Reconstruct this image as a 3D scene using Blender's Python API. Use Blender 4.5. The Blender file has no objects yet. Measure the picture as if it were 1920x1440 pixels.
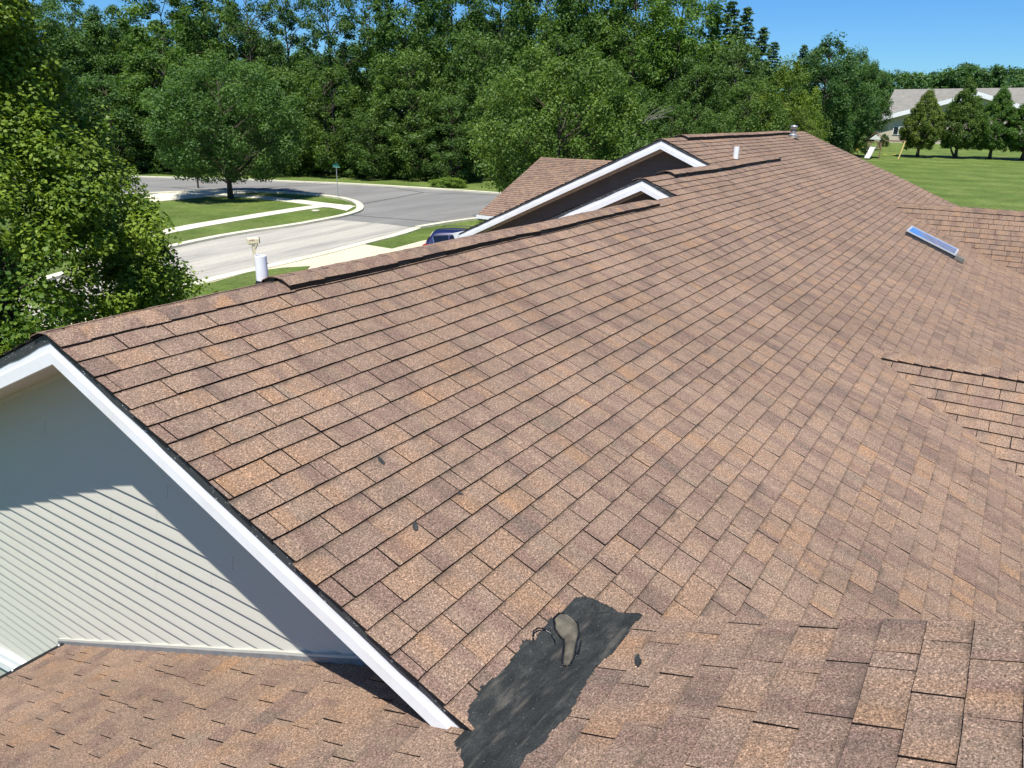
import bpy, bmesh, math, random
import numpy as np
from mathutils import Vector, Matrix, noise
PI = math.pi
C = bpy.context.scene.collection
T = 5/12                       # every main roof rises 5 in 12
TH = math.atan(T); CT, ST = math.cos(TH), math.sin(TH)
Z0 = -6.8                      # street level; the camera is the origin

# ------------------------------------------------------------------ camera
FPX, PIT, ROLL, AZ = 1414.98, 0.34750, 0.018763, 0.569460
fh = Vector((math.cos(AZ), math.sin(AZ), 0)); up = Vector((0, 0, 1)); rt = Vector((math.sin(AZ), -math.cos(AZ), 0))
CF = fh*math.cos(PIT) - up*math.sin(PIT); U0 = fh*math.sin(PIT) + up*math.cos(PIT)
CR = rt*math.cos(ROLL) + U0*math.sin(ROLL); CU = U0*math.cos(ROLL) - rt*math.sin(ROLL)
cam = bpy.data.objects.new('camera', bpy.data.cameras.new('camera')); C.objects.link(cam)
M = Matrix.Identity(4)
for i in range(3): M[i][0] = CR[i]; M[i][1] = CU[i]; M[i][2] = -CF[i]
cam.matrix_world = M
cam.data.sensor_width = 36; cam.data.lens = FPX/1920*36; cam.data.clip_start = .05; cam.data.clip_end = 3000
bpy.context.scene.camera = cam
def ray(px, py): return CF + CR*((px-960)/FPX) + CU*((720-py)/FPX)
def G(px, py, z=Z0):           # where a sight line meets a level
    d = ray(px, py); k = z/d.z; return (d.x*k, d.y*k)
def smooth(a, b, x): t = min(1, max(0, (x-a)/(b-a))); return t*t*(3-2*t)
def ground(x, y):              # the field behind the house climbs gently
    r = math.hypot(x, y); a = math.degrees(math.atan2(y, x))
    return Z0 + .0253*max(0, min(r, 260)-40)*(1-smooth(12, 28, a))*(1 if a > -60 else 0)
def place(px, D):
    d = ray(px, 215); k = D/math.hypot(d.x, d.y); x, y = d.x*k, d.y*k
    return x, y, ground(x, y)
def topz(px, D, py):
    d = ray(px, py); return d.z*D/math.hypot(d.x, d.y)

# ------------------------------------------------------------------ helpers
def tag(o, label=None, cat=None, group=None, kind=None):
    if label: o['label'] = label
    if cat: o['category'] = cat
    if group: o['group'] = group
    if kind: o['kind'] = kind
    return o
def empty(name, loc, label, cat, group=None, rz=0):
    o = bpy.data.objects.new(name, None); C.objects.link(o); o.location = loc; o.rotation_euler = (0, 0, rz)
    o.empty_display_size = .3
    return tag(o, label, cat, group)
class MB:
    def __init__(s): s.v = []; s.f = []; s.us = []; s.rn = []; s.mi = []
    def vert(s, p, us=(0, 0, 0), rn=.5): s.v.append(tuple(p)); s.us.append(us); s.rn.append(rn); return len(s.v)-1
    def face(s, *i, m=0): s.f.append(i); s.mi.append(m)
    def poly(s, pts, m=0, us=None, rn=.5):
        i = [s.vert(p, us[k] if us else (p[0], p[1], p[2]), rn) for k, p in enumerate(pts)]; s.face(*i, m=m)
    def box(s, a, b, m=0, mat=None):
        x0, y0, z0 = a; x1, y1, z1 = b
        P = [(x0,y0,z0),(x1,y0,z0),(x1,y1,z0),(x0,y1,z0),(x0,y0,z1),(x1,y0,z1),(x1,y1,z1),(x0,y1,z1)]
        if mat: P = [tuple(mat @ Vector(p)) for p in P]
        k = len(s.v)
        for p in P: s.vert(p)
        for f in ((0,3,2,1),(4,5,6,7),(0,1,5,4),(1,2,6,5),(2,3,7,6),(3,0,4,7)): s.face(*[k+i for i in f], m=m)
    def tube(s, pts, rad, n=8, cap=True, m=0):
        pts = [Vector(p) for p in pts]; rings = []
        for i, p in enumerate(pts):
            d = (pts[min(i+1, len(pts)-1)]-pts[max(i-1, 0)]).normalized()
            a = d.cross(Vector((0, 0, 1)) if abs(d.z) < .9 else Vector((1, 0, 0))).normalized(); b = d.cross(a)
            r = rad[i] if hasattr(rad, '__len__') else rad
            rings.append([s.vert(p+(a*math.cos(t)+b*math.sin(t))*r) for t in [2*PI*j/n for j in range(n)]])
        for A, B in zip(rings, rings[1:]):
            for j in range(n): s.face(A[j], A[(j+1) % n], B[(j+1) % n], B[j], m=m)
        if cap: s.face(*rings[0][::-1], m=m); s.face(*rings[-1], m=m)
    def lathe(s, c, prof, n=20, m=0):
        rings = [[s.vert((c[0]+r*math.cos(2*PI*j/n), c[1]+r*math.sin(2*PI*j/n), c[2]+z)) for j in range(n)] for r, z in prof]
        for A, B in zip(rings, rings[1:]):
            for j in range(n): s.face(A[j], A[(j+1) % n], B[(j+1) % n], B[j], m=m)
        s.face(*rings[0][::-1], m=m); s.face(*rings[-1], m=m)
    def build(s, name, mats, parent=None, smooth=False, kind=None):
        me = bpy.data.meshes.new(name); me.from_pydata(s.v, [], s.f)
        for m in (mats if isinstance(mats, (list, tuple)) else [mats]): me.materials.append(m)
        a = me.attributes.new('us', 'FLOAT_VECTOR', 'POINT'); a.data.foreach_set('vector', [c for u in s.us for c in u])
        a = me.attributes.new('rnd', 'FLOAT', 'POINT'); a.data.foreach_set('value', s.rn)
        me.polygons.foreach_set('material_index', s.mi)
        if smooth: me.polygons.foreach_set('use_smooth', [True]*len(s.f))
        me.update()
        o = bpy.data.objects.new(name, me); C.objects.link(o)
        if parent:
            o.parent = parent; o.matrix_parent_inverse = parent_matrix(parent).inverted()
        if kind: o['kind'] = kind
        return o
def parent_matrix(p):
    m = Matrix.Translation(p.location) @ p.rotation_euler.to_matrix().to_4x4()
    if p.parent: m = parent_matrix(p.parent) @ p.matrix_parent_inverse @ m
    return m

# ------------------------------------------------------------------ materials
class NT:
    def __init__(s, name):
        s.m = bpy.data.materials.new(name); s.m.use_nodes = True; s.t = s.m.node_tree; s.n = s.t.nodes; s.n.clear()
        s.out = s.n.new('ShaderNodeOutputMaterial')
    def new(s, typ, **k):
        n = s.n.new('ShaderNode'+typ)
        for a, v in k.items():
            if a in n.inputs: s.set(n, a, v)
            else: setattr(n, a, v)
        return n
    def set(s, n, i, v):
        if isinstance(v, bpy.types.NodeSocket): s.t.links.new(v, n.inputs[i])
        else:
            if hasattr(v, '__len__') and len(v) == 3 and n.inputs[i].type == 'RGBA': v = (*v, 1)
            n.inputs[i].default_value = v
    def math(s, op, a, b=0, clamp=False):
        n = s.n.new('ShaderNodeMath'); n.operation = op; n.use_clamp = clamp; s.set(n, 0, a); s.set(n, 1, b); return n.outputs[0]
    def ramp(s, fac, stops, interp='LINEAR'):
        n = s.n.new('ShaderNodeValToRGB'); n.color_ramp.interpolation = interp; e = n.color_ramp.elements
        while len(e) < len(stops): e.new(.5)
        for x, (p, c) in zip(e, stops): x.position = p; x.color = (*c, 1) if hasattr(c, '__len__') else (c, c, c, 1)
        s.set(n, 0, fac); return n.outputs[0]
    def mix(s, fac, a, b, typ='MIX'):
        n = s.n.new('ShaderNodeMix'); n.data_type = 'RGBA'; n.blend_type = typ
        s.set(n, 0, fac); s.set(n, 6, a); s.set(n, 7, b); return n.outputs[2]
    def noise(s, vec, scale, detail=2, rough=.5, out=0):
        n = s.n.new('ShaderNodeTexNoise'); s.set(n, 'Vector', vec)
        n.inputs['Scale'].default_value = scale; n.inputs['Detail'].default_value = detail; n.inputs['Roughness'].default_value = rough
        return n.outputs[out]
    def obj(s): return s.new('TexCoord').outputs['Object']
    def geo(s): return s.new('NewGeometry').outputs['Position']
    def attr(s, name, out='Fac'): return s.new('Attribute', attribute_name=name).outputs[out]
    def vmul(s, v, k):
        n = s.n.new('ShaderNodeVectorMath'); n.operation = 'MULTIPLY'; s.set(n, 0, v); s.set(n, 1, k); return n.outputs[0]
    def comb(s, x, y, z):
        n = s.n.new('ShaderNodeCombineXYZ')
        for i, v in enumerate((x, y, z)): s.set(n, i, v)
        return n.outputs[0]
    def sep(s, v):
        n = s.n.new('ShaderNodeSeparateXYZ'); s.set(n, 0, v); return n.outputs
    def bump(s, h, strength=.3, dist=.01):
        n = s.n.new('ShaderNodeBump'); s.set(n, 'Height', h); n.inputs['Strength'].default_value = strength; n.inputs['Distance'].default_value = dist; return n.outputs[0]
    def bsdf(s, col, rough=.7, normal=None, spec=.3, metal=0, **k):
        n = s.n.new('ShaderNodeBsdfPrincipled'); s.set(n, 'Base Color', col); s.set(n, 'Roughness', rough)
        n.inputs['Specular IOR Level'].default_value = spec; n.inputs['Metallic'].default_value = metal
        if normal: s.set(n, 'Normal', normal)
        for a, v in k.items(): s.set(n, a, v)
        s.t.links.new(n.outputs[0], s.out.inputs[0]); return s.m
def simple(name, col, rough=.6, spec=.3, metal=0, var=.12, scale=3):
    t = NT(name); n = t.noise(t.geo(), scale, 4, .6)
    c = t.mix(1, col, t.ramp(n, [(.25, 1-var), (.75, 1+var)]), 'MULTIPLY')
    return t.bsdf(c, rough, None, spec, metal)

def shingle_material(name='shingle', dens=1.0):
    t = NT(name); us = t.attr('us', 'Vector'); rn = t.attr('rnd'); u, c, fr = t.sep(us); pos = t.geo()
    # colour drops blended along each course
    band = t.noise(t.comb(t.math('MULTIPLY', u, 5.2), t.math('MULTIPLY', c, 7.31), t.math('MULTIPLY', rn, 1.2)), 1, 2, .55)
    pick = t.math('ADD', t.math('MULTIPLY', t.math('SUBTRACT', band, .5), 1.5), t.math('ADD', .365, t.math('MULTIPLY', rn, .27)))
    base = t.ramp(pick, [(.10, (.140, .112, .096)), (.28, (.185, .130, .108)), (.40, (.215, .162, .128)), (.54, (.238, .176, .134)), (.68, (.248, .176, .128)), (.82, (.268, .180, .120)), (.95, (.288, .184, .114))])
    band2 = t.noise(t.comb(t.math('MULTIPLY', u, 6.3), t.math('MULTIPLY', c, 3.17), t.math('ADD', t.math('MULTIPLY', rn, .7), 9.0)), 1, 1, .5)
    base = t.mix(t.ramp(band2, [(.59, 0), (.70, .7)]), base, (.165, .115, .100))
    base = t.mix(t.ramp(band2, [(.26, .6), (.36, 0)]), base, (.190, .160, .128))
    # mineral granules
    g1 = t.noise(pos, 150*dens, 2, .7); g2 = t.noise(pos, 420*dens, 1, .5); g3 = t.noise(pos, 95, 3, .75)
    base = t.mix(1, base, t.ramp(g1, [(.27, .22), (.44, .78), (.57, 1.18), (.72, 2.35)]), 'MULTIPLY')
    base = t.mix(1, base, t.ramp(g2, [(.3, .72), (.7, 1.3)]), 'MULTIPLY')
    base = t.mix(1, base, t.ramp(g3, [(.28, .52), (.5, 1.0), (.70, 1.55)]), 'MULTIPLY')
    base = t.mix(t.ramp(t.noise(pos, 260*dens, 0, .5), [(.55, 0), (.75, .5)]), base, (.36, .27, .19))
    # soot and lichen smudges, heavier toward the top of each tab
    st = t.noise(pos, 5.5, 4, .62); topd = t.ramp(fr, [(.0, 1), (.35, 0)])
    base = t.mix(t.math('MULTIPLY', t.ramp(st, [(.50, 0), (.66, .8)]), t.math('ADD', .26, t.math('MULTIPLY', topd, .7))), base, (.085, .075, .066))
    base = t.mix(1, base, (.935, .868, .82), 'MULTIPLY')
    base = t.mix(1, base, t.ramp(fr, [(0, .50), (.05, .74), (.13, 1)]), 'MULTIPLY')  # dark strip along the top of each tab, marks the course seams
    sx_, sy_, sz_ = t.sep(pos); base = t.mix(1, base, t.ramp(t.noise(t.comb(t.math('MULTIPLY', sx_, 1.6), t.math('MULTIPLY', sy_, .3), 0), 1, 4, .6), [(.3, .88), (.65, 1.07)]), 'MULTIPLY')
    big = t.noise(pos, .55, 3, .55); base = t.mix(1, base, t.ramp(big, [(.3, .9), (.7, 1.09)]), 'MULTIPLY')
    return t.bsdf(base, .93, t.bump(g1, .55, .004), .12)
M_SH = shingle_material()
M_DECK = simple('asphalt_underlay', (.018, .015, .014), .95, .1)
def white_material():
    t = NT('white_painted_metal'); p = t.geo(); c = t.mix(t.ramp(t.noise(p, 2.3, 5, .65), [(.35, .5), (.6, 0)]), (.80, .81, .815), (.66, .65, .62))
    c = t.mix(t.ramp(t.noise(p, 90, 2, .6), [(.72, 0), (.78, .55)]), c, (.30, .30, .29)); return t.bsdf(c, .45, t.bump(t.noise(t.vmul(p, (1, 1, 1)), 6, 3), .12, .01), .4)
M_WHITE = white_material()
def drip_material():
    t = NT('dark_grey_drip_edge'); p = t.geo(); n = t.noise(t.vmul(p, (1, 1, 2.2)), 34, 4, .7)
    c = t.mix(t.ramp(n, [(.62, 0), (.68, .9)]), (.042, .046, .05), (.6, .61, .6)); return t.bsdf(c, .6, None, .3)
M_DRIP = drip_material()
M_BLACK = simple('black_vent_plastic', (.012, .012, .013), .5, .4, 0, .3, 40)
M_PVC = simple('white_pvc', (.78, .80, .82), .35, .45, 0, .05, 20)
M_GALV = simple('galvanised_steel', (.50, .52, .53), .38, .5, .7, .15, 25)
M_FLASH = simple('lead_grey_flashing', (.22, .23, .24), .5, .4, .2, .2, 15)
def siding_material():
    t = NT('vinyl_siding'); pos = t.geo(); s = t.vmul(pos, (1, 3, 60))
    c = t.mix(t.noise(s, 2, 3, .6), (.46, .452, .395), (.52, .51, .45))
    c = t.mix(t.ramp(t.noise(pos, 1.3, 4, .6), [(.35, .12), (.6, 0)]), c, (.5, .48, .40))
    return t.bsdf(c, .5, t.bump(t.noise(t.vmul(pos, (1, 6, 120)), 3, 2), .06, .004), .35)
M_SIDE = siding_material()
M_SHADESIDE = simple('lap_siding_painted_shade', (.135, .118, .105), .75, .2, 0, .12, 4)  # siding of the far gables, overhang shade put into its colour
M_SOFF = simple('soffit_vinyl', (.52, .48, .42), .6, .3, 0, .06, 6)
def tar_material():
    t = NT('roof_cement'); p = t.geo(); n1 = t.noise(p, 9, 5, .65); n2 = t.noise(p, 160, 2, .6)
    c = t.ramp(n1, [(.3, (.015, .017, .0165)), (.55, (.029, .032, .031)), (.75, (.058, .058, .052))])
    c = t.mix(1, c, t.ramp(n2, [(.3, .7), (.7, 1.3)]), 'MULTIPLY')
    c = t.mix(t.ramp(t.noise(p, 120, 1, .5), [(.72, 0), (.78, .5)]), c, (.28, .28, .26))
    c = t.mix(t.ramp(t.noise(t.vmul(p, (2, 9, 2)), 2.2, 4, .6), [(.55, 0), (.72, .4)]), c, (.17, .15, .12))
    return t.bsdf(c, .78, t.bump(t.noise(t.vmul(p, (10, 34, 10)), 1, 5, .6), .7, .02), .22)
M_TAR = tar_material()
M_WETTAR = simple('fresh_tar', (.006, .006, .007), .28, .5, 0, .3, 50)
def lump_material():
    t = NT('tan_sealant'); p = t.geo()
    c = t.ramp(t.noise(p, 24, 4, .6), [(.3, (.065, .060, .047)), (.6, (.120, .108, .080)), (.8, (.17, .150, .11))])
    return t.bsdf(c, .7, t.bump(t.noise(p, 60, 4, .6), .5, .006), .25)
M_LUMP = lump_material()
M_GLASS = NT('skylight_glass').bsdf((.16, .36, .75), .08, None, 1.0, .6)
M_STEELF = simple('skylight_frame', (.50, .53, .55), .35, .5, .3, .1, 10)
M_STRAP = simple('weathered_metal', (.20, .19, .165), .5, .4, .3, .25, 10)

# ground materials
def lawn_material():
    t = NT('lawn_grass'); p = t.geo(); x, y, z = t.sep(p)
    n1 = t.noise(p, .35, 4, .6); n2 = t.noise(p, 4.5, 4, .7); n3 = t.noise(p, 38, 2, .7)
    c = t.ramp(n1, [(.25, (.078, .122, .024)), (.5, (.110, .162, .034)), (.75, (.165, .205, .058))])
    c = t.mix(1, c, t.ramp(n2, [(.25, .62), (.5, 1), (.75, 1.38)]), 'MULTIPLY')
    c = t.mix(1, c, t.ramp(n3, [(.3, .62), (.7, 1.4)]), 'MULTIPLY')
    w = t.new('TexWave', Vector=t.vmul(p, (.55, .9, 0)), Scale=.11, Distortion=6.5, Detail=4).outputs['Fac']   # mower passes
    c = t.mix(1, c, t.ramp(w, [(.2, .92), (.8, 1.07)]), 'MULTIPLY')
    c = t.mix(t.ramp(t.noise(p, 1.1, 5, .7), [(.60, 0), (.75, .45)]), c, (.20, .20, .075))
    return t.bsdf(c, .85, t.bump(n3, .9, .06), .15)
M_LAWN = lawn_material()
def asphalt_material():
    t = NT('street_asphalt'); p = t.geo()
    c = t.ramp(t.noise(t.vmul(p, (.22, 1.0, 1)), .5, 5, .6), [(.3, (.155, .152, .143)), (.7, (.215, .212, .198))])
    c = t.mix(1, c, t.ramp(t.noise(p, 30, 3, .7), [(.3, .8), (.7, 1.2)]), 'MULTIPLY')
    c = t.mix(t.ramp(t.noise(t.vmul(p, (.5, .5, 1)), .7, 6, .7), [(.60, 0), (.66, .35), (.72, 0)]), c, (.08, .08, .078))
    v = t.new('TexVoronoi', feature='DISTANCE_TO_EDGE', Vector=t.mix(.35, p, t.noise(p, .5, 4, .7, 1)), Scale=.11).outputs['Distance']
    c = t.mix(t.ramp(v, [(.0, .75), (.010, .5), (.016, 0)]), c, (.06, .06, .058))
    return t.bsdf(c, .9, None, .2)
M_ASPH = asphalt_material()
def pale_material(name, a, b, streak, dark):
    t = NT(name); p = t.geo()
    rot = t.new('Mapping', Vector=p); rot.inputs['Rotation'].default_value = (0, 0, -.133)
    v = t.vmul(rot.outputs[0], streak)
    c = t.ramp(t.noise(v, 1, 6, .68), [(.25, a), (.75, b)])
    c = t.mix(1, c, t.ramp(t.noise(p, 9, 5, .7), [(.3, .86), (.7, 1.12)]), 'MULTIPLY')
    c = t.mix(t.ramp(t.noise(v, 1.7, 5, .65), [(.50, 0), (.60, dark), (.70, 0)]), c, (.17, .165, .155))
    return t.bsdf(c, .9, None, .2)
M_PALE = pale_material('worn_pale_street', (.29, .28, .25), (.47, .44, .365), (.06, .75, 1), .5)
M_CONC = pale_material('driveway_concrete', (.52, .47, .33), (.60, .54, .39), (.3, .5, 1), .12)
M_WALK = pale_material('sidewalk_concrete', (.56, .53, .42), (.66, .62, .50), (.5, .5, 1), .15)
M_CURB = pale_material('curb_concrete', (.52, .50, .38), (.64, .61, .47), (.4, .6, 1), .25)

def leaf_material(name, dark, light, trans=.35, rough=.55, spec=.35):
    t = NT(name); tn = t.attr('tint'); oi = t.new('ObjectInfo')
    c = t.mix(tn, dark, light)
    c = t.mix(1, c, oi.outputs['Color'], 'MULTIPLY')
    p = t.n.new('ShaderNodeBsdfPrincipled'); t.set(p, 'Base Color', c); t.set(p, 'Roughness', rough); p.inputs['Specular IOR Level'].default_value = spec
    tr = t.n.new('ShaderNodeBsdfTranslucent'); t.set(tr, 'Color', t.mix(1, c, (1.25, 1.25, .55), 'MULTIPLY'))
    m = t.n.new('ShaderNodeMixShader'); m.inputs[0].default_value = trans
    t.t.links.new(p.outputs[0], m.inputs[1]); t.t.links.new(tr.outputs[0], m.inputs[2]); t.t.links.new(m.outputs[0], t.out.inputs[0])
    return t.m
M_LEAF = leaf_material('broad_leaf', (.034, .080, .016), (.175, .250, .062), .42)
M_MAPLE = leaf_material('maple_leaf', (.030, .080, .012), (.235, .300, .048), .38, .5, .25)
M_NEEDLE = leaf_material('needle_leaf', (.026, .052, .018), (.072, .112, .036), .1, .7, .2)
def bark_material():
    t = NT('bark'); p = t.obj(); n = t.noise(t.vmul(p, (8, 8, 1.5)), 2, 5, .7)
    return t.bsdf(t.ramp(n, [(.3, (.035, .028, .022)), (.7, (.12, .10, .08))]), .95, t.bump(n, .8, .05), .1)
M_BARK = bark_material()

# ------------------------------------------------------------------ shingled slopes built tab by tab
EXP = .1385
def sag(p, n, amp=1.0):
    return n*(amp*(.015*noise.noise(p*.6) + .006*noise.noise(p*1.7) + .002*noise.noise(p*6)))
def shingles(mb, O, U, S, N, courses, limits, seed, expo=EXP, tab=.262, thick=.0090, segs=3, amp=1.0, gap=.0062, doubles=.13):
    """O: top-left corner, U along a course, S down the slope, N outward; limits(s) -> (u0, u1) or None"""
    rg = random.Random(seed); U, S, N, O = map(Vector, (U, S, N, O))
    for i in range(courses):
        s0 = i*expo; s1 = s0+expo; lim = limits(s0+expo*.5)
        if lim is None: continue
        a, b = lim; a += rg.uniform(-.006, .006); b += rg.uniform(-.006, .006)
        u = a - ((i*.095 + seed*.07 + (rg.uniform(-.05, .05) if rg.random() < .25 else 0)) % tab) - rg.uniform(0, .012)
        ph = rg.random()*50
        while u < b:
            w = tab*rg.uniform(.975, 1.025)
            if rg.random() < doubles*.5: w = rg.uniform(.05, .12)
            ua, ub = max(u, a), min(u+w, b); first, last = u < a, u+w > b; u += w
            if ub-ua < .012: continue
            rn = rg.random(); th = thick*rg.uniform(.85, 1.25); lift = rg.uniform(-.001, .0025)
            sk = rg.uniform(-.003, .003); g = gap*rg.uniform(.5, 1.4)*.5
            ua2 = ua + (0 if first else g); ub2 = ub - (0 if last else g)
            base = len(mb.v); n = segs
            for k in range(n+1):
                uu = ua2+(ub2-ua2)*k/n
                wob = .0022*noise.noise(Vector((uu*9, i*3.7, seed))) + sk*(k/n-.5)
                lt = th + lift*(1 if k in (0, n) else .3) + .0012*noise.noise(Vector((uu*14, i*5.1, seed+4)))
                p0 = O+U*uu+S*(s0-.002); p1 = O+U*uu+S*(s1+wob)
                sg0 = sag(p0, N, amp); sg1 = sag(p1, N, amp)
                jw = .0015*math.sin(ph+k*9)
                mb.vert(p0+sg0+N*.0005, (uu, i+seed*13.0, 0), rn)
                mb.vert(p1+sg1+N*lt+U*jw, (uu, i+seed*13.0, 1), rn)
                mb.vert(p1+sg1-N*.004+U*jw, (uu, i+seed*13.0, 1), rn)
            for k in range(n):
                q = base+3*k
                mb.face(q, q+1, q+4, q+3); mb.face(q+1, q+2, q+5, q+4, m=1)
            mb.face(base, base+2, base+1, m=1); q = base+3*n; mb.face(q, q+1, q+2, m=1)
def deck(mb, O, U, S, N, rect, d=.006, amp=1.0, step=.5):
    """dark underlay just beneath the tabs, following the same sag"""
    U, S, N, O = map(Vector, (U, S, N, O)); u0, u1, s0, s1 = rect
    nu = max(1, int((u1-u0)/step)); ns = max(1, int((s1-s0)/step)); b = len(mb.v)
    for j in range(ns+1):
        for i in range(nu+1):
            p = O+U*(u0+(u1-u0)*i/nu)+S*(s0+(s1-s0)*j/ns); mb.vert(p+sag(p, N, amp)-N*d)
    for j in range(ns):
        for i in range(nu):
            q = b+j*(nu+1)+i; mb.face(q, q+nu+1, q+nu+2, q+1, m=1)
XA = Vector((1, 0, 0)); YA = Vector((0, 1, 0))
S_P = Vector((0, -CT, -ST)); N_P = Vector((0, -ST, CT)); S_Q = Vector((0, CT, -ST)); N_Q = Vector((0, ST, CT))
CP = -2.634                                       # main slope: z = CP + T*y
def zP(y): return CP+T*y
def zQ(y): return -1.6-T*y
YR1, YR2, YR3 = 3.81, 4.33, 5.34                  # the three stepped ridges
XR, XG2, XG3, XEND = 1.745, 9.99, 13.02, 23.4

house = empty('house', (12, 2, Z0), 'long brown shingled house with three stepped ridges and cream siding, filling the foreground', 'house')

mb = MB(); OP = Vector((0, YR3, zP(YR3)))
def limP(s):
    y = YR3-s*CT
    a = XG3 if y > YR2 else XG2 if y > YR1 else XR-.012 if y > 1.17 else 2.42
    return (a, XEND)
nP = int((YR3+3.2)/CT/EXP)
shingles(mb, OP, XA, S_P, N_P, nP, limP, 1)
def sy(y): return (YR3-y)/CT
deck(mb, OP, XA, S_P, N_P, (XR+.01, XEND-.02, sy(YR1-.01), sy(1.16)))
deck(mb, OP, XA, S_P, N_P, (2.43, XEND-.02, sy(1.16), sy(-3.1)))
deck(mb, OP, XA, S_P, N_P, (XG2+.02, XEND-.02, sy(YR2-.01), sy(YR1-.01)))
deck(mb, OP, XA, S_P, N_P, (XG3+.02, XEND-.02, 0.01, sy(YR2-.01)))
tag(mb.build('main_roof', [M_SH, M_DECK], house))

mb = MB(); OQ = Vector((0, -2.6, zQ(-2.6)))
def limQ(s):
    y = -2.6+s*CT
    return (-2.2, 2.56 if y < 1.22 else 2.13)
nQ = int((5.3+2.6)/CT/EXP)
shingles(mb, OQ, XA, S_Q, N_Q, nQ, limQ, 2, segs=5, thick=.008, gap=.0056, tab=.285)
def sq(y): return (y+2.6)/CT
deck(mb, OQ, XA, S_Q, N_Q, (-2.2, 2.55, 0, sq(1.22)))
deck(mb, OQ, XA, S_Q, N_Q, (-2.2, 2.125, sq(1.22), sq(5.29)))
mb.build('lower_roof', [M_SH, M_DECK], house)
# other side of the roof underfoot, past the viewer
mb = MB(); O2 = Vector((0, -2.6, zQ(-2.6)))
shingles(mb, O2, XA, S_P, N_P, 24, lambda s: (-2.2, 2.56), 7, segs=1); deck(mb, O2, XA, S_P, N_P, (-2.2, 2.55, 0, 3.4))
mb.build('lower_roof', [M_SH, M_DECK], house)
# far gable-end rake of the roof underfoot
mb = MB()
for y0, y1 in ((-2.6, 1.15),):
    mb.poly([(2.555, y0, zQ(y0)-.035), (2.555, y1, zQ(y1)-.035), (2.555, y1, zQ(y1)-.19), (2.555, y0, zQ(y0)-.19)])
    mb.poly([(2.535, y0, zQ(y0)-.035), (2.535, y0, zQ(y0)-.19), (2.535, y1, zQ(y1)-.19), (2.535, y1, zQ(y1)-.035)])
mb.build('rake_board', M_WHITE, house)

# side gables running toward the viewer's right
XG = 18.2; ZG = -1.69; tf = 1.8
n_ = math.hypot(1, tf)
mb = MB(); Sf = Vector((-1/n_, 0, -tf/n_)); Nf = Vector((-tf/n_, 0, 1/n_))
shingles(mb, (XG, 2.45, ZG), -YA, Sf, Nf, 18, lambda s: (0, 6.5), 3, expo=.105, amp=.6); deck(mb, (XG, 2.45, ZG), -YA, Sf, Nf, (0, 6.5, 0, 1.9), amp=.6)
Sb = Vector((CT, 0, -ST)); Nb = Vector((ST, 0, CT))
shingles(mb, (XG, 2.45, ZG), -YA, Sb, Nb, 22, lambda s: (0, 6.5), 4, segs=1); deck(mb, (XG, 2.45, ZG), -YA, Sb, Nb, (0, 6.5, 0, 3.1))
mb.build('side_gable_roof', [M_SH, M_DECK], house)
XM = 8.28; ZM = -2.235; tm = .56; n_ = math.hypot(1, tm)
mb = MB(); Sm = Vector((-1/n_, 0, -tm/n_)); Nm = Vector((-tm/n_, 0, 1/n_))
shingles(mb, (XM, 1.02, ZM), -YA, Sm, Nm, 15, lambda s: (0, 4.6), 5, amp=.8, thick=.011); deck(mb, (XM, 1.02, ZM), -YA, Sm, Nm, (0, 4.6, 0, 2.1), amp=.8)
Sb2 = Vector((1/n_, 0, -tm/n_)); Nb2 = Vector((tm/n_, 0, 1/n_))
shingles(mb, (XM, 1.02, ZM), -YA, Sb2, Nb2, 15, lambda s: (0, 4.6), 6, segs=1); deck(mb, (XM, 1.02, ZM), -YA, Sb2, Nb2, (0, 4.6, 0, 2.1))
mb.build('side_gable_roof', [M_SH, M_DECK], house)

TB = .468; S_B = Vector((0, 1, -TB)).normalized(); N_B = Vector((0, TB, 1)).normalized()     # the two far gables fall a little steeper at the back
# back slopes behind the three ridges
def flat_slope(mb, O, U, S, N, u0, u1, smax, seed):
    shingles(mb, O, U, S, N, int(smax/EXP), lambda s: (u0, u1), seed, segs=1); deck(mb, O, U, S, N, (u0, u1-.01, 0, smax-.05))
mb = MB(); flat_slope(mb, (0, YR1, zP(YR1)), XA, S_Q, N_Q, XR, XG2+1.4, 5.3, 8); mb.build('back_roof', [M_SH, M_DECK], house)
mb = MB(); flat_slope(mb, (0, YR2, zP(YR2)), XA, S_B, N_B, XG2, XG3+1.2, 5.2, 9); mb.build('back_roof', [M_SH, M_DECK], house)
mb = MB(); flat_slope(mb, (0, YR3, zP(YR3)), XA, S_B, N_B, XG3, XEND, 4.78, 10); mb.build('back_roof', [M_SH, M_DECK], house)

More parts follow.
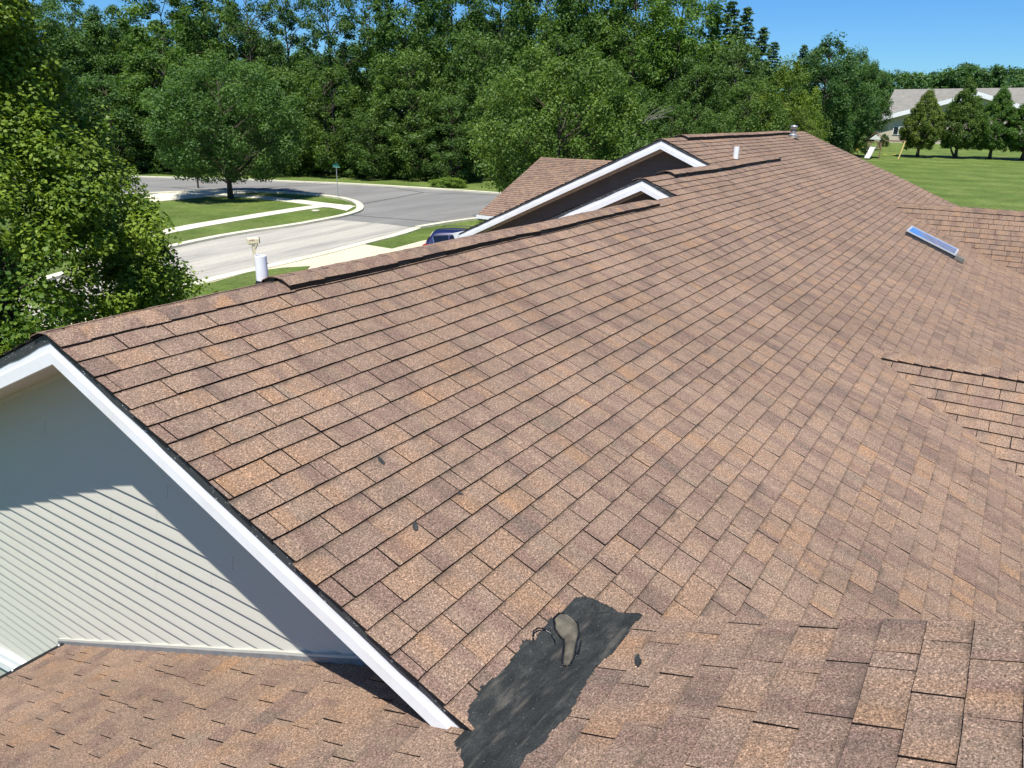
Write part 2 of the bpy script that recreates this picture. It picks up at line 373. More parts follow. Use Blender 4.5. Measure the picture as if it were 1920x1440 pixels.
# ridge caps: overlapping bent pieces
def caps(name, p0, direction, length, sideA, sideB, width=.155, lift=.012, step=.145, seed=1, round_=.014, thick=.0018):
    rg = random.Random(seed); D = Vector(direction).normalized(); p0 = Vector(p0); A = Vector(sideA); B = Vector(sideB)
    mb = MB(); n = int(length/step)
    for i in range(n):
        rn = rg.random(); base = p0+D*(i*step); w = width*rg.uniform(.97, 1.03)
        prof = [(-1, w), (-1, w*.45), (-1, w*.12), (1, w*.12), (1, w*.45), (1, w)]
        rows = []
        for e, hh in ((0.0, lift+thick+rg.uniform(0, .002)), (step*1.03, lift)):
            r = []
            for sgn, d in prof:
                s = A if sgn < 0 else B
                p = base+D*(e+rg.uniform(-.0015, .0015))+s*d; p += Vector((0, 0, 1))*(hh-(round_ if d < w*.2 else 0)); p += sag(p, Vector((0, 0, 1)))
                r.append(mb.vert(p, ((i*step+e+d)*1.0, 500+seed*31+(0 if sgn < 0 else 3)+i*.37, .7), rn))
            rows.append(r)
        for k in range(5): mb.face(rows[0][k], rows[1][k], rows[1][k+1], rows[0][k+1])
        low = [mb.vert(Vector(mb.v[q])-Vector((0, 0, thick+.004)), mb.us[q], rn) for q in rows[0]]
        for k in range(5): mb.face(rows[0][k], rows[0][k+1], low[k+1], low[k])
        for q, e in ((0, 0), (5, 5)):
            a, b = rows[0][q], rows[1][q]; c = mb.vert(Vector(mb.v[b])-Vector((0, 0, lift+.002)), mb.us[b], rn); d = mb.vert(Vector(mb.v[a])-Vector((0, 0, lift+thick+.002)), mb.us[a], rn)
            mb.face(a, b, c, d, m=1)
    return mb.build(name, [M_SH, M_DECK], house)
def vent(p0, length, width=.135, h=.042):
    """black plastic ridge vent under the caps: two louvred lips and rounded ends"""
    mb = MB(); x0, y, z = p0; zz = Vector((0, 0, 1))
    nseg = int(length/.25)
    for sgn, S in ((-1, S_P), (1, S_Q)):
        prev = None
        for i in range(nseg+1):
            c = Vector((x0+length*i/nseg, y, z)); c += sag(c, zz)
            ring = [c+S*.02+zz*(h*.8), c+S*(width-.012)+zz*h, c+S*width+zz*(h-.004), c+S*(width+.002)+zz*(h*.62), c+S*(width-.008)+zz*(h*.55), c+S*(width+.006)+zz*(h*.45), c+S*(width-.006)+zz*(h*.3), c+S*(width+.012)+zz*.004]
            idx = [mb.vert(p) for p in ring]
            if prev:
                for k in range(len(idx)-1): mb.face(prev[k], prev[k+1], idx[k+1], idx[k])
            else: endA = idx
            prev = idx
        for e in (endA, prev):
            c = mb.vert(Vector(mb.v[e[0]])-zz*h*.8); mb.face(*e, c)
    return mb.build('ridge_vent', M_BLACK, house)
caps('ridge_cap', (XR-.015, YR1, zP(YR1)), XA, 1.5, S_P, S_Q, seed=1)
vent((3.16, YR1, zP(YR1)), 5.95)
caps('ridge_cap', (3.15, YR1, zP(YR1)), XA, 5.95, S_P, S_Q, width=.14, lift=.045, seed=2)
caps('ridge_cap', (9.1, YR1, zP(YR1)), XA, 1.05, S_P, S_Q, seed=3)
caps('ridge_cap', (XG2-.015, YR2, zP(YR2)), XA, .9, S_P, S_Q, seed=4)
vent((10.85, YR2, zP(YR2)), 5.9, .15, .055)
caps('ridge_cap', (10.84, YR2, zP(YR2)), XA, 5.9, S_P, S_Q, width=.155, lift=.058, seed=5)
caps('ridge_cap', (XG3-.015, YR3, zP(YR3)), XA, 1.1, S_P, S_Q, seed=6)
vent((13.95, YR3, zP(YR3)), 7.9, .15, .06)
caps('ridge_cap', (13.94, YR3, zP(YR3)), XA, 7.9, S_P, S_Q, width=.16, lift=.062, seed=7)
caps('ridge_cap', (21.85, YR3, zP(YR3)), XA, 1.55, S_P, S_Q, seed=8)
caps('ridge_cap', (XG, 2.2, ZG), -YA, 5.8, Sf, Sb, width=.12, seed=9, step=.2, thick=.012)
caps('ridge_cap', (XM, .93, ZM), -YA, 3.6, Sm, Sb2, width=.15, lift=.016, seed=10, thick=.011, round_=.012)

# gable ends: rake boards, soffits, siding ---------------------------------------------------------
def rake(xf, yr, zr, y_end, drip=.05, w1=.055, w2=.065, thick=.03, t=T):
    """board following the roof edge from the ridge (yr, zr) to y_end on one side"""
    sg = 1 if y_end > yr else -1; zf = lambda y: zr-t*abs(y-yr)
    n = max(2, int(abs(y_end-yr)/.12)); rg = random.Random(int(xf*100+y_end*10))
    d = MB(); b = MB()
    def strip(mb, x, z_a, z_b, jit=0):
        prev = None
        for i in range(n+1):
            y = yr+(y_end-yr)*i/n; j = rg.uniform(-jit, jit)
            a = mb.vert((x, y, zf(y)+z_a)); c = mb.vert((x, y, zf(y)+z_b+j)); e = mb.vert((x+thick, y, zf(y)+z_b+j)); g = mb.vert((x+thick, y, zf(y)+z_a))
            if prev: mb.face(prev[0], prev[1], c, a); mb.face(prev[1], prev[2], e, c); mb.face(prev[3], prev[0], a, g); mb.face(prev[2], prev[3], g, e)
            else: mb.face(a, c, e, g)
            prev = (a, c, e, g)
        mb.face(*prev[::-1])
    strip(d, xf+.003, -.012, -drip-.012, .005)                        # dark metal, ragged where the white paint stops
    strip(b, xf+.006, -drip, -drip-w1)
    strip(b, xf-.004, -drip-w1, -drip-w1-w2)
    d.build('drip_edge', M_DRIP, house); return b.build('rake_board', M_WHITE, house)
def soffit(xf, xw, yr, zr, y_end, off, t=T):
    mb = MB(); zf = lambda y: zr-t*abs(y-yr)-off
    n = max(1, int(abs(y_end-yr)/.3)); sg = 1 if y_end > yr else -1
    for i in range(n):
        ya = yr+(y_end-yr)*i/n; yb = yr+(y_end-yr)*(i+1)/n-.003*sg
        mb.poly([(xf, ya, zf(ya)), (xf, yb, zf(yb)), (xw+.05, yb, zf(yb)), (xw+.05, ya, zf(ya))])
        mb.poly([(xf, yb, zf(yb)), (xf, yb+.003*sg, zf(yb)+.004), (xw+.05, yb+.003*sg, zf(yb)+.004), (xw+.05, yb, zf(yb))])
    # moulding where it meets the wall
    mb.poly([(xw-.02, yr, zf(yr)-.001), (xw-.02, y_end, zf(y_end)-.001), (xw-.02, y_end, zf(y_end)-.03), (xw-.02, yr, zf(yr)-.03)])
    mb.poly([(xw-.02, yr, zf(yr)-.03), (xw-.02, y_end, zf(y_end)-.03), (xw+.01, y_end, zf(y_end)-.03), (xw+.01, yr, zf(yr)-.03)])
    return mb.build('soffit', M_SOFF, house)
def siding(xw, yr, zr, ya, yb, zbot, lap=.0895, seed=1, tb=T, mat=None):
    mb = MB(); rg = random.Random(seed); z = zbot
    while z < zr-.07:
        z1 = z+lap; dy = (zr-.06-z1)/T
        lo, hi = max(ya, yr-dy), min(yb, yr+dy*(T/tb))
        if hi-lo < .05: break
        cuts = [lo]; y = lo-rg.uniform(0, 3.2)
        while True:
            y += rg.uniform(2.6, 3.7)
            if y > hi-.05: break
            if y > lo+.05: cuts.append(y)
        cuts.append(hi)
        for k in range(len(cuts)-1):
            a, b = cuts[k], cuts[k+1]; px = .0022*(k % 2); w = rg.uniform(-.0008, .0008)
            xb = xw-.0175-px; xm = xw-.0155-px; xt = xw-.001-px*.6
            ns = max(1, int((b-a)/.5)); prev = None
            for i in range(ns+1):
                y = a+(b-a)*i/ns; q = .0012*noise.noise(Vector((y*1.7, z*7, seed)))
                r = [mb.vert((xw+.01, y, z+.001)), mb.vert((xb+q, y, z+w)), mb.vert((xm+q, y, z+.014)), mb.vert((xt, y, z1+.004))]
                if prev:
                    for t in range(3): mb.face(prev[t], prev[t+1], r[t+1], r[t])
                else: mb.face(*r)
                prev = r
            mb.face(*prev[::-1])
        z = z1
    return mb.build('gable_wall', mat or M_SIDE, house)
XW = 2.115; ZR1 = zP(YR1)
rake(XR, YR1, ZR1, 1.235); rake(XR, YR1, ZR1, 8.7)
soffit(XR+.025, XW, YR1, ZR1, 1.1, .165); soffit(XR+.025, XW, YR1, ZR1, 8.7, .165)
siding(XW, YR1, ZR1, 1.0, 8.4, Z0, seed=3)
rake(XG2-.012, YR2, zP(YR2), 3.72, .04, .065, .075); rake(XG2-.012, YR2, zP(YR2), 9.2, .04, .065, .075, .03, TB)
soffit(XG2, XG2+.3, YR2, zP(YR2), 3.7, .175); soffit(XG2, XG2+.3, YR2, zP(YR2), 9.2, .175, TB)
siding(XG2+.3, YR2, zP(YR2), 3.0, 9.0, zP(YR2)-2.4, seed=5, tb=TB, mat=M_SHADESIDE)
rake(XG3-.012, YR3, zP(YR3), 4.2, .035, .065, .075); rake(XG3-.012, YR3, zP(YR3), 9.74, .035, .065, .075, .03, TB)
soffit(XG3, XG3+.32, YR3, zP(YR3), 4.2, .17); soffit(XG3, XG3+.32, YR3, zP(YR3), 9.72, .17, TB)
siding(XG3+.32, YR3, zP(YR3), 3.6, 9.5, Z0, seed=6, tb=TB, mat=M_SHADESIDE)
# white eave gutter at the foot of the far gable
mb = MB(); ye = 9.75; ze = zP(YR3)-TB*(ye-YR3)
for xa, xb in ((XG3-.03, XEND),):
    prof = [(0, -.02), (0, -.13), (.09, -.13), (.125, -.06), (.13, -.01), (.118, -.01), (.112, -.055), (.082, -.118), (.012, -.118), (.012, -.02)]
    r = [[mb.vert((x, ye+a, ze+b)) for a, b in prof] for x in (xa, xb)]
    for k in range(len(prof)): j = (k+1) % len(prof); mb.face(r[0][k], r[0][j], r[1][j], r[1][k])
    mb.face(*[mb.vert((xa-.001, ye+a, ze+b)) for a, b in prof[:5]])
mb.build('gutter', M_WHITE, house)

# metal drip edge on the eave of the lower roof, with two white nail heads
mb = MB(); yE = -2.6+(nQ*EXP)*CT; zE = zQ(yE)
mb.box((-2.2, yE-.02, zE-.075), (2.09, yE+.042, zE+.006)); mb.box((-2.2, yE-.05, zE-.10), (2.09, yE-.021, zE-.02))
de = mb.build('drip_edge', M_BLACK, house)
for x in (1.73, 2.05, 1.3):
    mb = MB(); mb.lathe((x, yE+.030, zE+.006), [(.007, 0), (.007, .004), (.003, .006)], 10); mb.build('nail_head', M_WHITE, de)
# trim board and lower panel on the siding beyond the eave
mb = MB()
z6 = lambda y: -4.245-.16*(y-5.6)
for y0, y1 in ((5.25, 8.6),):
    for xo, za, zb in ((.055, .0, -.075), (.07, -.075, -.15)):
        mb.poly([(XW-xo, y0, z6(y0)+za), (XW-xo, y0, z6(y0)+zb), (XW-xo, y1, z6(y1)+zb), (XW-xo, y1, z6(y1)+za)])
        mb.poly([(XW-xo, y0, z6(y0)+zb), (XW, y0, z6(y0)+zb), (XW, y1, z6(y1)+zb), (XW-xo, y1, z6(y1)+zb)])
        mb.poly([(XW-xo, y0, z6(y0)+za), (XW-xo, y1, z6(y1)+za), (XW, y1, z6(y1)+za), (XW, y0, z6(y0)+za)])
mb.build('trim_board', M_WHITE, house)
mb = MB(); mb.poly([(XW-.022, 5.0, -4.35), (XW-.022, 5.0, Z0), (XW-.022, 8.6, Z0), (XW-.022, 8.6, -4.8)]); mb.build('wall_panel', M_SIDE, house)
# channel and flashing along the foot of the siding
mb = MB(); fl = MB()
for i in range(30):
    ya, yb = 1.56+i*.125, 1.56+(i+1)*.125
    j = lambda y: .004*noise.noise(Vector((y*3, 1, 2)))
    for (m_, x0, x1, h0, h1) in ((mb, XW-.030, XW-.022, .034, .052), (fl, XW-.034, XW-.026, .0, .036)):
        m_.poly([(x0, ya, zQ(ya)+h0), (x0, ya, zQ(ya)+h1+j(ya)), (x0, yb, zQ(yb)+h1+j(yb)), (x0, yb, zQ(yb)+h0)])
        m_.poly([(x0, ya, zQ(ya)+h1+j(ya)), (x1+.02, ya, zQ(ya)+h1+.002), (x1+.02, yb, zQ(yb)+h1+.002), (x0, yb, zQ(yb)+h1+j(yb))])
mb.build('wall_channel', M_SIDE, house); fl.build('wall_flashing', M_FLASH, house)

# tar patch over the valley where the rake dies ----------------------------------------------------
PATCH = [(1.676,1.292),(1.735,1.303),(1.799,1.313),(1.906,1.338),(2.012,1.318),(2.137,1.326),(2.219,1.342),(2.263,1.316),(2.339,1.320),(2.395,1.328),(2.502,1.318),(2.629,1.306),(2.669,1.286),(2.70,1.222),(2.72,1.164),(2.74,1.09),(2.62,1.03),(2.565,.96),(2.451,.965),(2.293,.958),(2.172,.983),(2.028,.965),(1.95,.951),(1.853,.94),(1.779,.956),(1.697,.954),(1.662,.963),(1.56,.95),(1.40,1.0),(1.45,1.12),(1.567,1.187),(1.617,1.235)]
def surf(x, y):
    p = zP(y) if x > XR else -9; q = zQ(y) if x < 2.56 else -9
    if x > 2.5: p = max(p, zP(y)); q = q if x < 2.56 else p-.02
    k = .02; d = abs(p-q)
    return max(p, q)+(k*.25*(1-d/k)**2 if d < k else 0)
def edge_dist(x, y):
    ins = False; best = 9; n = len(PATCH)
    for i in range(n):
        (x1, y1), (x2, y2) = PATCH[i], PATCH[(i+1) % n]
        if (y1 > y) != (y2 > y) and x < (x2-x1)*(y-y1)/(y2-y1)+x1: ins = not ins
        dx, dy = x2-x1, y2-y1; t = max(0, min(1, ((x-x1)*dx+(y-y1)*dy)/(dx*dx+dy*dy)))
        best = min(best, math.hypot(x-x1-t*dx, y-y1-t*dy))
    return best if ins else -best
mb = MB(); idx = {}; st = .0085
NX = int(1.42/st); NY = int(.46/st)
for i in range(NX+1):
    for j in range(NY+1):
        x = 1.36+i*st; y = .91+j*st
        d = edge_dist(x, y)+.009*noise.noise(Vector((x*14, y*14, 0)))+.004*noise.noise(Vector((x*45, y*45, 3)))
        if d < -.002: continue
        h = .0035+.013*smooth(0, .035, d)+.004*noise.noise(Vector((x*5, y*26, 1)))*smooth(0, .03, d)+.0022*noise.noise(Vector((x*30, y*60, 5)))
        idx[i, j] = mb.vert((x, y, surf(x, y)+h))
for (i, j) in list(idx):
    q = [idx.get(k) for k in ((i, j), (i+1, j), (i+1, j+1), (i, j+1))]
    if None not in q: mb.face(*q)
patch = mb.build('tar_patch', M_TAR, house, smooth=True)
# lump of tan sealant sitting on the tar: round head, bent neck, tapering foot
mb = MB(); cl = [(2.478, 1.262, .012, .028), (2.462, 1.262, .018, .048), (2.435, 1.258, .022, .058), (2.405, 1.238, .022, .056), (2.378, 1.208, .021, .042), (2.350, 1.186, .021, .032), (2.315, 1.170, .021, .027), (2.275, 1.152, .020, .025), (2.235, 1.134, .018, .024), (2.195, 1.116, .016, .022), (2.165, 1.106, .012, .016), (2.150, 1.104, .008, .008)]
rows = []
for k, (x, y, h, r) in enumerate(cl):
    a = Vector(cl[max(0, k-1)][:2]); b = Vector(cl[min(len(cl)-1, k+1)][:2]); d = (b-a).normalized(); sd = Vector((-d.y, d.x)); row = []
    for t in range(13):
        an = PI*t/12; o = sd*(r*.86*math.cos(an)); X, Y = x+o.x, y+o.y
        hh = surf(X, Y)+.012+(h*.8+.003)*math.sin(an)**.7+.0025*noise.noise(Vector((X*40, Y*40, t)))
        row.append(mb.vert((X, Y, hh)))
    rows.append(row)
for A, B in zip(rows, rows[1:]):
    for t in range(12): mb.face(A[t], A[t+1], B[t+1], B[t])
mb.face(*rows[0]); mb.face(*rows[-1][::-1]); mb.build('sealant_lump', M_LUMP, patch, smooth=True)
mb = MB()
def bead(pts, r):
    P = []
    for (x0, y0), (x1, y1) in zip(pts, pts[1:]):
        for t in range(4):
            x = x0+(x1-x0)*t/4; y = y0+(y1-y0)*t/4
            P.append((x+.003*noise.noise(Vector((x*60, y*60, 0))), y+.003*noise.noise(Vector((x*60, y*60, 8))), surf(x, y)+.018))
    mb.tube(P, [r*(.6+.7*abs(noise.noise(Vector((p[0]*50, p[1]*50, 2))))) for p in P], 6)
L_ = [(x-(0), y) for x, y, h, r in cl]
def offs(sgn, ext=.004):
    out = []
    for k, (x, y, h, r) in enumerate(cl):
        a = Vector(cl[max(0, k-1)][:2]); b = Vector(cl[min(len(cl)-1, k+1)][:2]); d = (b-a).normalized()
        out.append((x-d.y*(r*.86+ext)*sgn, y+d.x*(r*.86+ext)*sgn))
    return out
bead(offs(1), .0045); bead(offs(-1), .0055)
bead([(2.262, 1.322), (2.285, 1.330), (2.318, 1.322), (2.334, 1.300), (2.333, 1.272), (2.312, 1.243), (2.288, 1.222)], .0042)
bead([(2.262, 1.322), (2.245, 1.305)], .004); bead([(2.33, 1.13), (2.27, 1.105), (2.2, 1.085)], .005)
mb.build('tar_bead', M_WETTAR, patch, smooth=True)
# little tar smear on the shingles and drips on the rake foot
for (cx, cy, L, W, an, seed) in ((2.225, .838, .045, .012, .5, 1), (2.50, 2.36, .030, .012, 1.2, 2), (2.31, 1.99, .026, .013, .7, 3), (2.66, 2.02, .034, .008, 2.2, 4)):
    mb = MB(); pts = []
    for k in range(22):
        t = 2*PI*k/22; q = 1+.32*noise.noise(Vector((1.3*math.cos(t)+seed*5, 1.3*math.sin(t), seed)))+.12*noise.noise(Vector((4*math.cos(t), 4*math.sin(t), seed*3)))
        a = L*math.cos(t)*q; b = W*math.sin(t)*q; x = cx+a*math.cos(an)-b*math.sin(an); y = cy+a*math.sin(an)+b*math.cos(an); pts.append((x, y, surf(x, y)+.0106))
    mb.poly(pts); mb.build('tar_spot', M_TAR, patch)
for y, dz, r in ((1.29, -.10, .006), (1.315, -.13, .005), (1.318, -.155, .006)):
    mb = MB(); z = ZR1-T*(YR1-y)+dz; mb.poly([(XR-.0065, y+r*math.cos(t), z+1.4*r*math.sin(t)) for t in [2*PI*k/9 for k in range(9)]]); mb.build('tar_spot', M_WETTAR, patch)

# pipes, flue, skylight ----------------------------------------------------------------------------
def pipe(x, y, zb, zt, r, boot=True):
    mb = MB(); mb.lathe((x, y, zb), [(r, 0), (r, zt-zb-.004), (r*.97, zt-zb), (r*.84, zt-zb), (r*.82, zt-zb-.08), (.001, zt-zb-.085)], 24)
    o = mb.build('vent_pipe', M_PVC, house, smooth=False)
    if not boot: return o
    f = MB(); f.lathe((x, y, zb), [(r*2.4, 0), (r*1.5, .03), (r*1.06, .07), (r*1.02, .075)], 20); f.build('pipe_flashing', M_BLACK, o); return o
def ray_at_y(px, py, y): d = ray(px, py); k = y/d.y; return d*k
p = ray_at_y(488, 479, 4.12); pipe(p.x, p.y, zP(YR1)-T*(p.y-YR1), p.z, .040)
pipe(14.55, 4.47, zP(4.47), zP(4.47)+.215, .05, False)
p = ray_at_y(1411, 248, 5.7); pipe(p.x, p.y, zP(YR3)-T*(p.y-YR3), p.z, .07)
fx, fy, fz = 21.1, 5.06, zP(5.06)
mb = MB(); mb.lathe((fx, fy, fz-.03), [(.16, .02), (.14, .05), (.075, .08), (.065, .09), (.065, .25), (.065, .26)], 20); fl = mb.build('metal_flue', M_STRAP, house, smooth=True)
mb = MB(); mb.lathe((fx, fy, fz+.20), [(.065, 0), (.085, .01), (.085, .06), (.095, .065), (.095, .080), (.055, .10), (.01, .105)], 20); mb.build('flue_cap', M_GALV, fl, smooth=True)
mb = MB(); mb.lathe((fx, fy, fz+.055), [(.068, .0), (.12, .0), (.075, .035), (.066, .038)], 20); mb.build('storm_collar', M_GALV, fl)
# skylight, a narrow low curb with a dark lower apron
def onP(x, y, h): return (x-ST*0, y-ST*h, zP(y)+CT*h)
sk = [(15.72, 1.46), (16.22, 1.46), (16.22, .76), (15.72, .76)]
def sbox(mb, x0, x1, y0, y1, h0, h1):
    q = [onP(x, y, h) for h in (h0, h1) for x, y in ((x0, y0), (x1, y0), (x1, y1), (x0, y1))]
    k = len(mb.v)
    for p_ in q: mb.vert(p_)
    for f in ((0,3,2,1),(4,5,6,7),(0,1,5,4),(1,2,6,5),(2,3,7,6),(3,0,4,7)): mb.face(*[k+i for i in f])
mb = MB(); X0, X1, Y0, Y1 = 15.56, 16.30, .68, 1.52
sbox(mb, X0, X1, Y0, Y1, -.01, .065); skl = mb.build('skylight', M_DRIP, house)
mb = MB(); w = .024
for a in ((X0-.01, X1+.01, Y0-.01, Y0+w), (X0-.01, X1+.01, Y1-w, Y1+.01), (X0-.01, X0+w+.02, Y0+w, Y1-w), (X1-w, X1+.01, Y0+w, Y1-w)): sbox(mb, *a, .067, .085)
mb.build('frame', M_STEELF, skl)
mb = MB(); sbox(mb, X0+w+.021, X1-w-.001, Y0+w+.001, Y1-w-.001, .067, .078); mb.build('glass', M_GLASS, skl)
mb = MB(); sbox(mb, X0-.02, X1-.25, Y0-.17, Y0-.012, .012, .03); sbox(mb, X0-.02, X0+.1, Y0-.16, Y0-.012, .031, .08); mb.build('apron_flashing', M_STRAP, skl)

# garage wing beyond the far gable -----------------------------------------------------------------
gx, gy, gz = 21.03, 14.97, -3.3
mb = MB(); Sg = Vector((-CT, 0, -ST)); Ng = Vector((-ST, 0, CT)); og = Vector((gx+4.08, gy, gz+4.08*T))
shingles(mb, og, -YA, Sg, Ng, int(4.08/CT/EXP)+1, lambda s: (0, 8.5), 21, segs=1); deck(mb, og, -YA, Sg, Ng, (.01, 8.5, 0, 4.4))
shingles(mb, og, -YA, Sb, Nb, 28, lambda s: (0, 8.5), 22, segs=1); deck(mb, og, -YA, Sb, Nb, (.01, 8.5, 0, 4.0))
mb.build('garage_roof', [M_SH, M_DECK], house)
mb = MB(); mb.box((gx-.03, gy-8.5, gz-.13), (gx+.02, gy+.03, gz-.012)); mb.build('gutter', M_WHITE, house)
mb = MB()
mb.poly([(gx-.02, gy+.02, gz-.012), (gx+4.08, gy+.02, gz+4.08*T-.012), (gx+4.08, gy+.02, gz+4.08*T-.16), (gx-.02, gy+.02, gz-.16)])
mb.poly([(gx+8.1, gy+.02, gz-.012), (gx+8.1, gy+.02, gz-.16), (gx+4.08, gy+.02, gz+4.08*T-.16), (gx+4.08, gy+.02, gz+4.08*T-.012)]); mb.build('rake_board', M_WHITE, house)
mb = MB(); wx = gx+.35
mb.poly([(wx, gy-.3, Z0), (wx, gy-.3, gz), (wx, gy-8.5, gz), (wx, gy-8.5, Z0)])
mb.poly([(wx, gy-.3, Z0), (gx+7.7, gy-.3, Z0), (gx+7.7, gy-.3, gz-.05), (gx+4.08, gy-.3, gz+4.08*T-.2), (wx, gy-.3, gz-.05)]); mb.build('garage_wall', M_SIDE, house)

# ------------------------------------------------------------------ ground
def grid_ground():
    mb = MB(); xs = sorted(set([-60, -30, -10]+list(range(0, 300, 10))+[320, 360, 420, 520, 700, 1000, 1600])); ys = sorted(set([-1200, -700, -400, -250, -180]+list(range(-140, 161, 10))+[200, 260, 350, 500, 800, 1400]))
    for x in xs:
        for y in ys: mb.vert((x, y, ground(x, y)))
    n = len(ys)
    for i in range(len(xs)-1):
        for j in range(n-1): q = i*n+j; mb.face(q, q+n, q+n+1, q+1)
    return mb.build('lawn', M_LAWN, kind='structure', smooth=True)
grid_ground()
def smooth_line(pts, it=2):
    for _ in range(it):
        o = [pts[0]]
        for a, b in zip(pts, pts[1:]): o += [(a[0]*.75+b[0]*.25, a[1]*.75+b[1]*.25), (a[0]*.25+b[0]*.75, a[1]*.25+b[1]*.75)]
        pts = o+[pts[-1]]
    return pts
def sheet(name, pts, h, mat):
    mb = MB(); mb.poly([(x, y, Z0+h) for x, y in pts]); return mb.build(name, mat, kind='structure')
def ribbon(name, pts, w, h, mat, base=0, closed=False, joints=0):
    """raised strip (curb or walk) centred on a polyline"""
    mb = MB(); prev = None; P = [Vector((x, y)) for x, y in pts]
    for i, p in enumerate(P):
        d = (P[min(i+1, len(P)-1)]-P[max(i-1, 0)]).normalized(); n = Vector((-d.y, d.x))*w/2
        a, b = p+n, p-n
        r = [mb.vert((a.x, a.y, Z0+base-.02)), mb.vert((a.x, a.y, Z0+h)), mb.vert((b.x, b.y, Z0+h)), mb.vert((b.x, b.y, Z0+base-.02))]
        if prev:
            for k in range(3): mb.face(prev[k], prev[k+1], r[k+1], r[k])
        else: mb.face(*r)
        prev = r
    mb.face(*prev[::-1]); return mb.build(name, mat, kind='structure')
def GP(l): return [G(*p) for p in l]
far_curb = smooth_line(GP([(-250, 322), (60, 326), (305, 334), (378, 335), (472, 338), (553, 342), (640, 345), (761, 352), (889, 360), (1010, 370), (1130, 384), (1230, 400)]))
near_l = smooth_line(GP([(-250, 380), (100, 372), (303, 363), (392, 359), (430, 360), (509, 361), (592, 366), (642, 373)]), 1)
ret = smooth_line(GP([(642, 373), (668, 380), (677, 389), (672, 398), (642, 407), (611, 413)]), 2)
side_l = smooth_line(GP([(611, 413), (553, 424), (440, 440), (336, 461), (200, 494), (60, 534)]), 1)
side_r = smooth_line(GP([(783, 428), (745, 441), (690, 454), (620, 473), (520, 497), (420, 519), (317, 546), (150, 596), (-150, 680)]), 1)
near_r = smooth_line(GP([(783, 428), (850, 417), (897, 411), (975, 404), (1080, 404), (1200, 412)]), 1)
sheet('street', far_curb + near_r[::-1] + GP([(730, 421), (676, 416), (640, 413), (611, 413)]) + ret[::-1] + near_l[::-1], .012, M_ASPH)
sheet('side_street', side_l + side_r[::-1] + GP([(783, 428), (730, 421), (676, 416), (640, 413)]), .008, M_PALE)
drive = GP([(680, 458), (620, 473), (520, 497), (482, 508), (318, 547), (150, 596)]) + GP([(-100, 760), (500, 640), (900, 560), (990, 470), (870, 440), (793, 451.5), (735, 467)])
sheet('driveway', drive, .016, M_CONC)
sheet('lawn_strip', GP([(318, 548), (400, 530), (470, 511), (530, 503), (582, 500), (570, 512), (470, 545), (350, 575)]), .034, M_LAWN)
ribbon('curb', far_curb, .5, .13, M_CURB)
ribbon('curb', near_l + ret[1:] + side_l[1:], .5, .13, M_CURB)
ribbon('curb', near_r, .42, .12, M_CURB); ribbon('curb', side_r, .55, .05, M_CURB)
walk1 = smooth_line(GP([(60, 487), (200, 458), (336, 429), (460, 408), (586, 388), (620, 386), (655, 387)]), 1)
walk2 = smooth_line(GP([(130, 392), (300, 375), (415, 365), (499, 371), (552, 377), (600, 383), (655, 389)]), 1)
ribbon('sidewalk', walk1, 1.3, .028, M_WALK); ribbon('sidewalk', walk2, 1.5, .032, M_WALK)
# concrete wedge of the corner ramp
sheet('sidewalk', GP([(586, 388), (592, 381), (640, 384), (664, 388), (650, 396), (620, 390)]), .036, M_WALK)
# concrete driveway mouth at the far lot
sheet('driveway', GP([(250, 372), (300, 363.5), (392, 359.5), (470, 361.5), (430, 366), (330, 374)]), .04, M_WALK)

# ------------------------------------------------------------------ trees
def qmesh(name, verts, faces_n, mat, tint=None):
    """verts: (N*k,3) array, k verts per face"""
    k = faces_n; nv = len(verts); nf = nv//k; me = bpy.data.meshes.new(name)
    me.vertices.add(nv); me.vertices.foreach_set('co', np.asarray(verts, np.float32).ravel())
    me.loops.add(nv); me.loops.foreach_set('vertex_index', np.arange(nv, dtype=np.int32))
    me.polygons.add(nf); me.polygons.foreach_set('loop_start', np.arange(0, nv, k, dtype=np.int32)); me.polygons.foreach_set('loop_total', np.full(nf, k, np.int32))
    if tint is not None:
        a = me.attributes.new('tint', 'FLOAT', 'FACE'); a.data.foreach_set('value', np.asarray(tint, np.float32))
    me.materials.append(mat); me.update(calc_edges=True); return me
def unit(v): return v/np.maximum(1e-9, np.linalg.norm(v, axis=1, keepdims=True))
def leaves(rs, centers, rad, per, size, flat=.6, upw=.9, aspect=.55, shell=2.4, droop=.25, tintc=None, inner=None):
    n = len(centers); c = np.repeat(centers, per, 0); r = np.repeat(np.broadcast_to(rad, (n,)), per)[:, None]
    d = unit(rs.normal(size=(n*per, 3))); q = rs.random((n*per, 1))**(1/shell)
    off = d*q*r; off[:, 2] *= flat; hd = np.linalg.norm(off[:, :2], axis=1); off[:, 2] -= droop*hd**2/r[:, 0]
    p = c+off; nn = unit(d*.75+np.array([0, 0, upw])+rs.normal(size=d.shape)*.55)
    a = unit(np.cross(nn, rs.normal(size=d.shape))); b = np.cross(nn, a)
    s = size*rs.uniform(.65, 1.3, (n*per, 1)); l = a*s*.5; w = b*s*.5*aspect
    v = np.stack([p-l, p-l*.1+w, p+l-nn*s*.08, p-l*.1-w], 1).reshape(-1, 3)
    tc = np.repeat(tintc if tintc is not None else rs.random(n), per)
    return v, np.clip(tc*.55+rs.random(n*per)*.45, 0, 1)
